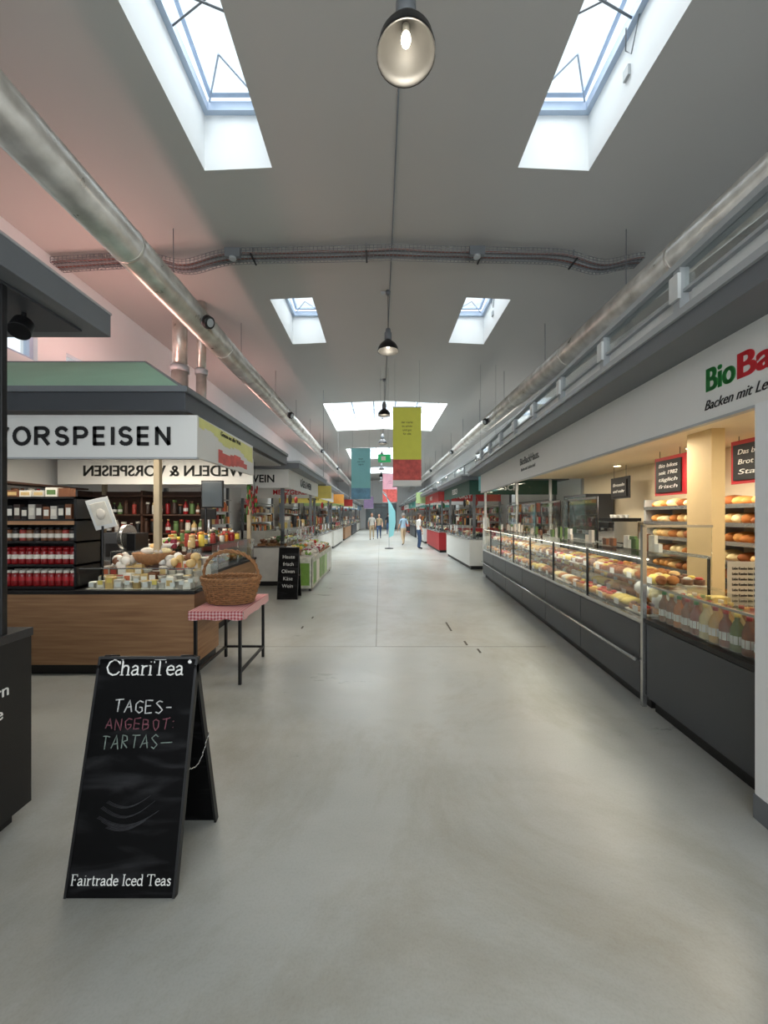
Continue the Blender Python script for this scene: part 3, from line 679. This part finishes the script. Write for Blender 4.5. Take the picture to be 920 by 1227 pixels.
b.lathe(cx,cy,cz0,[(.0,.005),(.19,.005),(.2,.02),(.245,.2),(.24,.2),(.19,.02),(0,.015)],DK,seg=28,sx=1,sy=.72)
for k in range(11):
    z=cz0+.015+k*.02; r=.76+.021*k; pts=[]
    for i in range(56):
        t=2*math.pi*i/56; w_=r*(1+.028*(1 if (i//2+k)%2 else -1)); e=el(t,w_); pts.append((e[0],e[1],z))
    b.tube(pts,.0085,WICK,seg=5,closed=True)
for i in range(28):
    t=2*math.pi*i/28; e0=el(t,.76); e1=el(t,.985); b.cyl((e0[0],e0[1],cz0+.01),(e1[0],e1[1],cz0+.24),.007,WICK,seg=5)
for tw in range(2):
    pts=[]
    for i in range(80):
        t=2*math.pi*i/80; e=el(t,.99+.02*math.cos(t*20+tw*math.pi)); pts.append((e[0],e[1],cz0+.24+.012*math.sin(t*20+tw*math.pi)))
    b.tube(pts,.011,WICK,seg=5,closed=True)
    pts=[]
    for i in range(60):
        t=math.pi*i/59; pts.append((cx-.27*math.cos(t)*.98,cy+.012*math.cos(t*14+tw*math.pi)-.05*math.sin(t),cz0+.23+.27*math.sin(t)**.8+.010*math.sin(t*14+tw*math.pi)))
    b.tube(pts,.012,WICK,seg=6)
b.done()

# ---------------------------------------------------------------- bakery (right, slightly rotated)
MB=Matrix.Translation((1.96,2.0,0))@Matrix.Rotation(math.radians(-4.3),4,'Z')
BL=7.5; ZC=2.4
b=B('bakery_stall')
b.box(-.3,2.6,-.9,BL+.3,2.50,2.62,MG); b.box(-.32,2.6,-.9,BL+.3,2.60,2.64,LG)
b.box(-.03,0,-.8,BL,2.07,2.50,SIGNW); b.box(-.035,.01,-.8,BL,2.055,2.07,LG)
b.box(0,2.5,-.3,BL,ZC,ZC+.04,CREAM)
b.box(2.4,2.5,-.3,BL,0,ZC,CREAM)
b.box(-.09,.12,-.6,-.1,0.12,2.055,WHITE); b.box(-.095,.125,-.6,-.095,0,.12,MG)
b.box(.12,2.4,-.3,-.2,0,ZC,CREAM)
b.box(1.3,1.43,2.05,2.4,0,ZC,YCOL)
b.box(.05,2.4,BL-.06,BL,0,1.0,WHITE)
for a in (.05,.8,1.6,2.35): b.box(a,a+.05,BL-.06,BL,1.0,ZC,LG)
b.box(.1,2.35,BL-.04,BL-.03,1.0,ZC,GL)
for (a,c) in ((.5,.7),(.6,2.0),(.6,3.4),(.6,5.0),(.6,6.4),(1.9,1.0),(1.9,3.2),(1.9,5.0)):
    b.cyl((a,c,ZC-.0005),(a,c,ZC-.015),.07,LG,seg=18); b.cyl((a,c,ZC-.014),(a,c,ZC-.02),.055,DLT,seg=18)
bk=b.done(MB)
for d_ in (-.004,.004):
    text('Bio',(-.032+abs(d_)*.1,.30+d_,2.24),(90,0,-90),.19,GREENT,bk,align='LEFT',off=.003,width=.2)
    text('Backhaus',(-.032+abs(d_)*.1,.085+d_,2.24),(90,0,-90),.19,REDT,bk,align='LEFT',off=.003,width=.8)
text('Backen mit Leidenschaft',(-.032,.31,2.13),(90,0,-90),.08,BLKT,bk,align='LEFT',shear=.4,width=.7)
g2=mat('grey_text2',(96,98,96),.6)
text('BioBackHaus.',(-.032,4.15,2.3),(90,0,-90),.15,g2,bk,align='LEFT',width=.9,off=.003)
text('Backen mit Leidenschaft',(-.032,4.1,2.2),(90,0,-90),.07,g2,bk,align='LEFT',shear=.4,width=.7)
for c in (1.0,2.8,4.6,6.4):
    l=area('bakery_ceiling_light',(0,0,0),.5,.5,28,(1,.89,.72)); l.matrix_world=MB@Matrix.Translation((1.0,c,ZC-.04))
b=B('bakery_display_counter')
b.box(.03,.75,0,.95,.1,.68,ANTH); b.box(.08,.7,0,.95,0,.1,BLK); b.box(0,.75,0,.95,.68,.71,BLKM)
b.box(.012,.03,.01,.94,.12,.67,ANTH)
b.box(.03,.035,.0,.95,.71,.96,GL); b.box(.03,.4,.0,.95,.96,.966,GL); b.box(.025,.04,0,.95,.955,.97,STEEL)
b.box(.02,.75,1.0,BL-.05,.1,.66,ANTH); b.box(.08,.7,1.0,BL-.05,0,.1,BLK)
b.box(.0,.78,1.0,BL-.05,.66,.69,STEEL)
y=1.02
while y<BL-.1:
    y2=min(y+1.05,BL-.08); b.box(.005,.02,y,y2-.012,.40,.65,ANTH); b.box(.005,.02,y,y2-.012,.12,.36,ANTH); y=y2
b.cyl((-.03,1.02,.375),(-.03,BL-.1,.375),.014,STEEL,seg=10)
y=1.1
while y<BL-.1: b.box(-.03,.01,y,y+.02,.37,.38,STEEL); y+=1.05
b.box(.02,.026,1.0,BL-.05,.69,1.16,GL); b.box(.02,.5,1.0,BL-.05,1.18,1.188,GL); b.box(.14,.6,1.0,BL-.05,.925,.932,GL)
b.box(.01,.03,1.0,BL-.05,1.165,1.18,STEEL); b.box(.5,.52,1.0,BL-.05,1.165,1.19,STEEL); b.box(.72,.76,1.0,BL-.05,.69,.72,STEEL)
b.box(.05,.06,1.0,BL-.05,1.155,1.164,TUBE)
y=1.0
while y<BL: b.box(.01,.03,y,y+.015,.69,1.18,BLKM); b.box(.5,.515,y,y+.015,.69,1.18,BLKM); y+=.93
b.box(-.01,.02,.955,.985,.03,1.43,STEEL); b.box(-.01,.5,.955,.985,1.41,1.43,STEEL); b.box(.02,.5,.965,.972,.72,1.41,GL)
b.box(.02,.05,BL-.05,BL-.0,.0,1.45,WHITE)
b.done(MB)
for c in (2.5,5.5):
    l=area('display_case_light',(0,0,0),.06,2.8,8,(1,.9,.74)); l.matrix_world=MB@Matrix.Translation((.1,c,1.14))@Matrix.Rotation(math.radians(18),4,'Y')
b=B('pastry_assortment')
y=1.06
PM=BREAD+[COL[8],COL[4],FRUIT[0],COL[5],BREAD[0],BREAD[1],BREAD[2]]
while y<BL-.28:
    for (a0,z,wd) in ((.06,.70,.2),(.28,.73,.2),(.5,.76,.18),(.17,.935,.18),(.37,.935,.18)):
        b.box(a0,a0+wd-.01,y,y+.27,z,z+.012,random.choice((STEEL,COL[0],DK)))
        k=random.choice((0,0,1,2)); m=random.choice(PM)
        for i in range(3):
            for j in range(2):
                mm=m if R()<.7 else random.choice(BREAD)
                if k==0: loaf(b,a0+.05+.09*j,y+.05+.085*i,z+.012,.095,.075,.07,mm,U(0,3))
                elif k==1: b.cyl((a0+.05+.09*j,y+.05+.085*i,z+.012),(a0+.05+.09*j,y+.05+.085*i,z+.055),.038,mm,seg=10); b.blob(a0+.05+.09*j,y+.05+.085*i,z+.06,.03,.03,.016,random.choice((FRUIT[0],COL[4],COL[5],FRUIT[3])),seg=8,rings=4)
                elif j==0: loaf(b,a0+.095,y+.05+.085*i,z+.012,.18,.075,.07,mm,U(-.2,.2))
        b.box(a0-.004,a0,y+.08,y+.15,z+.01,z+.06,SIGNW)
    y+=.29
for i in range(34):
    y=U(1.15,7.2); h=U(.06,.16); b.box(.3,.33,y,y+.08,1.189,1.189+h,random.choice((SIGNW,COL[0],COL[3],COL[9],COL[5])))
for i in range(9): b.blob(.25+U(-.1,.12),1.15+U(-.1,.15),.80+U(0,.1),.07,.07,.06,SIGNW if i%3 else BREAD[4],seg=8,rings=5,ang=U(0,3))
b.done(MB)
b=B('juice_bottle_row')
JU=[mat('juice_%d'%i,c,.2,vary=.1) for i,c in enumerate([(206,160,84),(186,104,44),(160,116,70),(128,50,40),(206,190,140),(130,78,50),(96,110,60)])]
for r_ in range(3):
    y=.08+.03*r_
    while y<.9:
        bottle(b,.10+.1*r_,y,.712,.22,.034,JU[int(U(0,7))],random.choice((RED,WT,GREENT,COL[8],RED))); y+=.08
y=.1
while y<.9: carton(b,.42,y,.712,.14,.09,U(.08,.2),random.choice(COL),random.choice(COL)); y+=.11
b.done(MB)
def bread_shelf(c0,c1):
    b=B('bread_shelf')
    for c in (c0,c1-.03): b.box(1.95,2.38,c,c+.03,0,1.75,LG)
    b.box(2.36,2.38,c0,c1,0,1.75,CREAM)
    for z in (.5,.72,.94,1.16,1.38,1.6):
        b.box(1.95,2.38,c0,c1,z,z+.015,WOOD); b.box(1.94,1.95,c0,c1,z-.01,z+.04,STEEL)
        y=c0+.1
        while y<c1-.08:
            l=U(.26,.34); loaf(b,2.12,y,z+.015,l,U(.12,.15),U(.1,.14),random.choice(BREAD),U(-.3,.3)); y+=U(.12,.15)
    b.box(1.93,2.38,c0,c1,0,.5,WHITE); b.done(MB)
bread_shelf(1.9,3.0); bread_shelf(3.1,4.3)
for c in (2.45,3.7):
    l=area('shelf_light',(0,0,0),.1,.9,5,(1,.87,.66)); l.matrix_world=MB@Matrix.Translation((1.85,c,1.8))@Matrix.Rotation(math.radians(-25),4,'Y')
MBK=mat('menu_black',(22,22,24),.6)
def menu(a,c,z0,z1,w_,lines,bgm):
    b=B('menu_board'); b.box(a,a+.02,c,c+w_,z0,z1,MBK); b.box(a+.02,a+.03,c-.08,c+w_+.05,z0-.04,z1+.05,bgm)
    b.cyl((a+.025,c+.05,z1),(a+.025,c+.05,ZC),.004,BLK,seg=5); b.cyl((a+.025,c+w_-.05,z1),(a+.025,c+w_-.05,ZC),.004,BLK,seg=5); o=b.done(MB)
    n=len(lines)
    for i,s in enumerate(lines): text(s,(a-.002,c+w_/2,z1-(i+1)*(z1-z0)/(n+.6)),(90,0,-90),(z1-z0)/(n+1)*.8,WT,o,width=w_*.75,shear=.2)
menu(1.9,2.05,1.9,2.3,.5,['Das beste','Brot der','Stadt'],RED)
menu(1.7,3.1,1.82,2.26,.5,['Bio bikes','seit 1982','täglich','frisch'],RED)
menu(2.0,4.9,1.85,2.15,.5,['Brezeln','und mehr'],MBK)
b=B('paper_notice'); b.box(.56,.8,.9,.905,.76,1.16,SIGNW); b.box(.56,.8,.905,.93,.711,.76,STEEL); o=b.done(MB)
for i in range(8): text('Liebe Kunden bitte hier',(.68,.898,1.1-.04*i),(90,0,0),.028,BLKT,o,width=.18)
b=B('back_counter'); b.box(1.75,2.35,4.9,7.2,0,.95,ANTH); b.box(1.73,2.37,4.88,7.22,.95,.98,STEEL); b.done(MB)
b=B('espresso_machine'); b.box(1.85,2.25,5.0,5.6,1.02,1.4,STEEL); b.box(1.8,2.3,4.98,5.62,1.4,1.46,BLKM); b.box(1.78,1.86,5.05,5.55,1.28,1.38,BLKM)
for y in (5.15,5.4): b.cyl((1.78,y,1.28),(1.78,y,1.22),.03,BLKM); b.cyl((1.8,y,1.24),(1.66,y,1.22),.012,BLK)
b.box(1.78,2.25,5.0,5.6,.98,1.02,BLKM)
for i in range(6): b.lathe(1.95+.1*(i%3),5.15+.12*(i//3),1.46,[(.025,0),(.038,.06)],WT,seg=10)
b.done(MB,bevel=.004)
FG=mat('fridge_glass',(60,72,74),.12)
b=B('glass_door_fridge'); b.box(1.8,2.35,6.0,7.1,.98,1.95,DG); b.box(1.79,1.8,6.03,6.53,1.02,1.9,FG); b.box(1.79,1.8,6.57,7.07,1.02,1.9,FG); b.done(MB,bevel=.005)
b=B('glass_screen_divider')
for c in (3.0,4.2,5.4,6.6):
    b.cyl((.62,c,.77),(.62,c,1.75),.012,BLKM,seg=8); b.cyl((.62,c+.9,.77),(.62,c+.9,1.75),.012,BLKM,seg=8); b.box(.617,.623,c+.02,c+.88,1.25,1.72,GL); b.box(.61,.63,c,c+.9,1.72,1.75,STEEL)
b.done(MB)
b=B('gallery_railing')
y=-3.4
b.box(-.1,-.04,-3.5,BL+.3,2.642,2.70,LG)
GPW=mat('gallery_panel',(216,218,216),.5)
while y<BL+.2:
    b.box(-.11,-.055,y,y+.06,2.70,3.06,LG); b.box(-.13,-.11,y-.01,y+.07,2.86,3.02,GPW)
    b.box(-.06,-.05,y+.09,y+.92,2.73,2.9,GPW); b.box(-.09,-.05,y+.06,y+.95,2.9,2.92,LG); y+=.95
b.box(-.12,-.03,-3.5,BL+.3,3.06,3.10,LG); b.box(-.084,-.078,-3.5,BL+.3,2.92,3.06,GL)
b.done(MB)

# ---------------------------------------------------------------- generic stalls
def stall(s,xf,y0,y1,body,signm,word,txm,roof=MG,goods='fruit',canx=.3):
    wall_=XL+.05 if s<0 else XR-.05
    def X(o): return xf+s*o
    b=B('market_stall'); dep=abs(wall_-xf)
    b.box(X(0),X(.75),y0,y1,.1,.82,body); b.box(X(.05),X(.7),y0+.04,y1-.04,0,.1,BLK); b.box(X(-.02),X(.77),y0-.02,y1+.02,.82,.85,STEEL)
    b.box(X(.75),X(dep-.1),y0,y0+.06,.0,1.0,body)
    b.box(X(.02),X(.026),y0,y1,.85,1.2,GL); b.box(X(.02),X(.5),y0,y1,1.2,1.207,GL); b.box(X(.02),X(.5),y0,y0+.006,.85,1.2,GL)
    yy=y0
    while yy<=y1: b.box(X(.01),X(.03),yy,yy+.015,.85,1.2,STEEL); yy+=1.0
    b.box(X(.01),X(.03),y0,y1,1.19,1.21,STEEL)
    b.box(X(-canx),X(dep-.05),y0-.35,y1+.35,2.47,2.6,roof); b.box(X(-canx-.02),X(dep-.05),y0-.37,y1+.37,2.58,2.62,LG)
    b.box(X(-.05),X(-.02),y0-.2,y1+.2,2.08,2.47,signm); b.box(X(-.02),X(dep-.3),y0-.2,y0-.17,2.08,2.47,signm)
    for (o,y) in ((.1,y0),(.1,y1-.07),(dep-.3,y0),(dep-.3,y1-.07)): b.box(X(o),X(o+.07),y,y+.07,.85 if o<.5 else 0,2.47,MG)
    b.box(X(dep-.45),X(dep-.1),y0+.1,y1-.1,0,.9,DK if s<0 else LG)
    for z in (.9,1.25,1.6,1.95): b.box(X(dep-.4),X(dep-.1),y0+.1,y1-.1,z,z+.02,LG)
    for z in (.92,1.27,1.62):
        yy=y0+.2
        while yy<y1-.2:
            w_=U(.08,.2); b.box(X(dep-.35),X(dep-.15),yy,yy+w_*.85,z,z+U(.12,.28),random.choice(COL+MUT+FRUIT[:2])); yy+=w_
    for yy in (y0+1,y1-1): b.box(X(.6),X(.7),yy-.4,yy+.4,2.44,2.465,TUBE)
    for i in range(int((y1-y0)*1.2)):
        yy=U(y0+.2,y1-.2); b.cyl((X(.3),yy,2.47),(X(.3),yy,2.05),.003,BLK,seg=4); b.blob(X(.3),yy,1.92,.05,.05,U(.08,.15),random.choice(MUT+[GRN]),seg=8,rings=6)
        yy=U(y0+.2,y1-.3); b.box(X(-.0),X(.01),yy,yy+.14,1.0,1.18,random.choice((SIGNW,COL[8],SIGNW,RED)))
    o=b.done()
    text(word,(X(-.053),(y0+y1)/2,2.2),(90,0,90 if s<0 else -90),.24,txm,o,off=.006)
    text(word,((X(.9)),y0-.203,2.2),(90,0,0),.22,txm,o,off=.005)
    g=B('produce_display')
    yy=y0+.12
    while yy<y1-.15:
        for o_ in (.14,.36,.58):
            m=random.choice(FRUIT+COL[:5]+MUT if goods=='fruit' else COL+MUT+[FRUIT[0]]) ; zz=.852
            g.box(X(o_-.09),X(o_+.09),yy-.1,yy+.12,zz,zz+.05,STEEL if goods!='fruit' else WICK)
            for i in range(9): g.blob(X(o_)+U(-.06,.06),yy+.01+U(-.07,.07),zz+.07+U(0,.05),.038,.038,.034,m,seg=7,rings=5)
        yy+=.26
    for i in range(int((y1-y0)*5)):
        yy=U(y0+.1,y1-.2); h=U(.08,.3); g.box(X(.25),X(.25+U(.06,.15)),yy,yy+U(.06,.15),1.208,1.208+h,random.choice(COL+MUT))
    g.done(parent=o)
    area('stall_light',(X(.65),(y0+y1)/2,2.42),.3,(y1-y0)*.6,16,(1,.92,.8))
SG=mat('sign_darkgreen',(40,84,70),.5); SY=mat('sign_yellow',(226,206,104),.5); SR=mat('sign_red',(188,58,56),.5); SLG=mat('sign_lightgreen',(180,206,144),.5); SB=mat('sign_blue',(140,176,204),.5); TEAL=mat('sign_teal',(90,168,160),.5)
SOW=mat('body_offwhite',(214,212,204),.5)
stall(-1,-1.95,8.2,11.6,SOW,SIGNW,'KÄSE & WEIN',BLKT)
stall(-1,-2.05,12.8,16.4,SOW,SIGNW,'METZGEREI',REDT,goods='x')
stall(-1,-2.1,17.6,21.8,SOW,SY,'OBST',BLKT)
stall(-1,-2.1,23.2,28,WOOD,SLG,'BIO',BLKT)
stall(-1,-2.1,29.4,35,DG,SIGNW,'FISCH',GREENT,goods='x')
stall(-1,-2.1,36.4,42,SOW,SB,'BLUMEN',WT)
stall(1,2.5,10.7,14.4,SIGNW,SG,'FLEISCH',WT,goods='x')
stall(1,2.4,15.6,19.6,RED,SR,'WURST',WT,goods='x')
stall(1,2.4,20.8,25,SIGNW,SIGNW,'NUDELN',REDT)
stall(1,2.4,26.4,31,DG,TEAL,'FISCH',WT,goods='x')
stall(1,2.4,32.4,37,RED,SIGNW,'CAFE',REDT)
stall(1,2.4,38.2,42,SOW,SR,'BROT',WT)
b=B('produce_market_table')
CLO=mat('print_cloth',(206,210,184),.8,vary=.4,scale=9)
b.box(-1.93,-1.35,7.6,10.6,.60,.66,CLO)
b.box(-1.93,-1.34,7.59,7.6,.06,.66,CLO); b.box(-1.35,-1.34,7.59,10.6,.06,.66,CLO)
for (x,y) in ((-1.9,7.65),(-1.42,7.65),(-1.9,10.5),(-1.42,10.5)): b.box(x,x+.05,y,y+.05,0,.6,BLK)
for i in range(7):
    y=7.75+.4*i; b.box(-1.34,-1.335,y,y+.32,.12,.56,random.choice((SIGNW,FRUIT[2],COL[0],SLG)))
for i in range(2): b.box(-1.88+.27*i,-1.66+.27*i,7.584,7.59,.12,.56,random.choice((FRUIT[2],SLG,COL[1])))
for i in range(9):
    for j in range(2):
        x=-1.78+.29*j; y=7.68+.32*i; z=.66; h=.03+.08*(1-j)
        b.box(x-.13,x+.13,y,y+.28,z,z+h,random.choice((WICK,COL[0],COL[9]))); z+=h
        m=random.choice(FRUIT+[COL[0],COL[4],COL[1],COL[9]])
        for k in range(14): b.blob(x+U(-.1,.1),y+.14+U(-.1,.1),z+.03+U(0,.05),.04,.04,.038,m if R()<.7 else COL[0],seg=7,rings=5)
b.done()
for (x,y,m) in ((-2.05,12.2,SY),(-2.1,17.0,COL[6]),(-2.1,22.5,SR)):
    b=B('hanging_sign_panel'); b.box(x,x+.5,y,y+.08,2.05,2.45,m); b.cyl((x+.25,y+.04,2.45),(x+.25,y+.04,cz(x)),.006,MG,seg=5); b.done()
for (x,y,m) in ((2.6,10.1,CYAN),(1.9,20.1,SLG)):
    b=B('hanging_pennant'); b.box(x,x+.5,y,y+.01,2.15,2.72,m); b.cyl((x+.05,y,2.72),(x+.05,y,cz(x)),.003,MG,seg=4); b.cyl((x+.45,y,2.72),(x+.45,y,cz(x)),.003,MG,seg=4); b.done()
b=B('gallery_railing')
y=10.4
while y<43: b.box(2.6,2.64,y,y+.05,2.625,3.05,LG); y+=1.5
b.box(2.58,2.66,10.4,43,3.05,3.1,LG); b.box(2.616,2.624,10.4,43,2.68,3.05,GL); b.done()

# ---------------------------------------------------------------- people
def person(loc,heading,h,shirt,pants,hair,walk=True,longhair=False,bag=None):
    k=h/1.74
    f=1 if walk else 0
    V=[((0,0,.96),(.15,.11)),((0,0,1.12),(.13,.095)),((0,.0,1.32),(.16,.11)),((0,-.005,1.45),(.065,.06)),((0,.01,1.54),(.05,.05))]
    E=[(0,1),(1,2),(2,3),(3,4)]
    def add(p,r,par): V.append((p,r)); E.append((par,len(V)-1)); return len(V)-1
    for s in (-1,1):
        sh=add((s*.17,-.01,1.41),(.06,.055),2); e=add((s*.225,-.03-f*s*.06,1.13),(.043,.04),sh); wr=add((s*.235,.07-f*s*.14,.90),(.028,.026),e); add((s*.235,.085-f*s*.16,.83),(.032,.018),wr)
        hp=add((s*.09,0,.88),(.095,.095),0); kn=add((s*.1,.05+f*s*.12,.50),(.062,.062),hp); an=add((s*.1,f*s*.24-.01,.10+(f*.05 if s<0 else 0)),(.04,.042),kn); add((s*.105,f*s*.24+.14,.04),(.038,.03),an)
    me=bpy.data.meshes.new('b'); me.from_pydata([v[0] for v in V],E,[]); ob=bpy.data.objects.new('tmp',me); scene.collection.objects.link(ob)
    md=ob.modifiers.new('s','SKIN'); md.use_smooth_shade=True
    for i,v in enumerate(V): me.skin_vertices[0].data[i].radius=v[1]; me.skin_vertices[0].data[i].use_root=(i==0)
    ob.modifiers.new('ss','SUBSURF').levels=2
    dg=bpy.context.evaluated_depsgraph_get(); m2=bpy.data.meshes.new_from_object(ob.evaluated_get(dg)); bpy.data.objects.remove(ob)
    b=B('person'); b.bm.from_mesh(m2)
    ms,mp,mk,mh=b.mi(shirt),b.mi(pants),b.mi(SKIN),b.mi(BLK)
    for fc in b.bm.faces:
        c=fc.calc_center_median(); fc.smooth=True
        if c.z<.09: i=mh
        elif c.z<.95 and abs(c.x)<.19: i=mp
        elif abs(c.x)>.19 and c.z<1.16: i=mk
        elif c.z>1.47: i=mk
        else: i=ms
        fc.material_index=i
    for s in (-1,1):
        base=Vector((s*.235,.085-f*s*.16,.81))
        for j,l in enumerate((.06,.072,.07,.055)):
            p=base+Vector((0,-.024+.016*j,-.02)); q=p+Vector((-s*.004,.004,-l*.55)); b.cyl(p,q,.0085,SKIN,r1=.0078,seg=6); b.cyl(q,q+Vector((-s*.014,.006,-l*.45)),.0078,SKIN,r1=.006,seg=6)
        p=base+Vector((-s*.005,.025,.015)); b.cyl(p,p+Vector((-s*.012,.026,-.04)),.0095,SKIN,r1=.007,seg=6)
    b.blob(0,.02,1.635,.076,.095,.115,SKIN,seg=18,rings=12)
    b.cyl((0,.112,1.645),(0,.128,1.612),.008,SKIN,r1=.014,seg=8)
    for s in (-1,1):
        b.blob(s*.03,.105,1.648,.012,.008,.008,WT,seg=8,rings=5); b.blob(s*.03,.112,1.648,.005,.004,.005,BLK,seg=6,rings=4); b.blob(s*.078,.015,1.63,.01,.02,.03,SKIN,seg=8,rings=5)
    b.blob(0,.106,1.585,.024,.008,.006,REDT,seg=8,rings=4)
    b.blob(0,-.005,1.67,.085,.096,.098,hair,seg=18,rings=10)
    if longhair: b.blob(0,-.055,1.56,.08,.05,.15,hair,seg=14,rings=8)
    if bag:
        b.box(.2,.33,-.12,.12,.78,1.02,bag); b.tube([(.25,-.08,1.02),(.18,-.06,1.45),(.1,0,1.47),(.18,.06,1.4),(.25,.08,1.02)],.01,bag)
    b.done(Matrix.Translation(loc)@Matrix.Rotation(heading,4,'Z')@Matrix.Scale(k,4),fix=False)
H1=mat('hair_brown',(70,46,30),.7); H2=mat('hair_grey',(150,146,140),.7)
P1=mat('cloth_blue',(60,84,120),.85); P2=mat('cloth_white',(220,218,212),.85); P3=mat('cloth_dark',(40,42,50),.85); P4=mat('cloth_lightblue',(150,180,200),.85); P5=mat('cloth_beige',(190,170,140),.85)
person((-.5,24,0),math.pi,1.66,P2,P5,H1)
person((-.05,25,0),math.pi,1.6,P5,P1,H1,longhair=True,bag=DK)
person((1.2,19.5,0),.3,1.62,P4,P5,H2,bag=P3)
person((1.75,17.2,0),-1.3,1.6,P2,P1,H1,walk=False,longhair=True)
person((.7,31,0),0,1.7,P3,P1,H1)
person((3.6,13,0),math.radians(90),1.7,P2,P2,H1,walk=False)

# ---------------------------------------------------------------- lights
SK=(.95,.975,1)
for (y0,y1) in smallY:
    for xc in (-1.64,2.01): area('skylight_daylight',(xc,(y0+y1)/2,7.2),1.6,2.8,95,SK)
for (y0,y1) in wideY: area('skylight_daylight',(.2,(y0+y1)/2,7.2),5,5,1250,SK)
area('entrance_fill',(.2,YB+.3,2.6),9,4.4,320,SK,rot=(90,0,0))  # added soft fill lamp inside the unseen front, standing in for daylight
for y,p in ((5.4,32),(10,20),(18,18),(27,18),(36,18)): area('pink_bounce_fill',(-3.95,y+.2,3.45),.3,2.0,p,(1,.52,.46),rot=(180,0,0))  # added reddish fill lamps, imitating red bounce from the stalls on the ceiling
for y in (12,20,28,36): area('gallery_ceiling_fill',(4.5,y,2.9),.3,2.5,16,(1,.96,.9),rot=(180,0,0))  # added fill lamps aimed up to brighten the ceiling, no real fittings
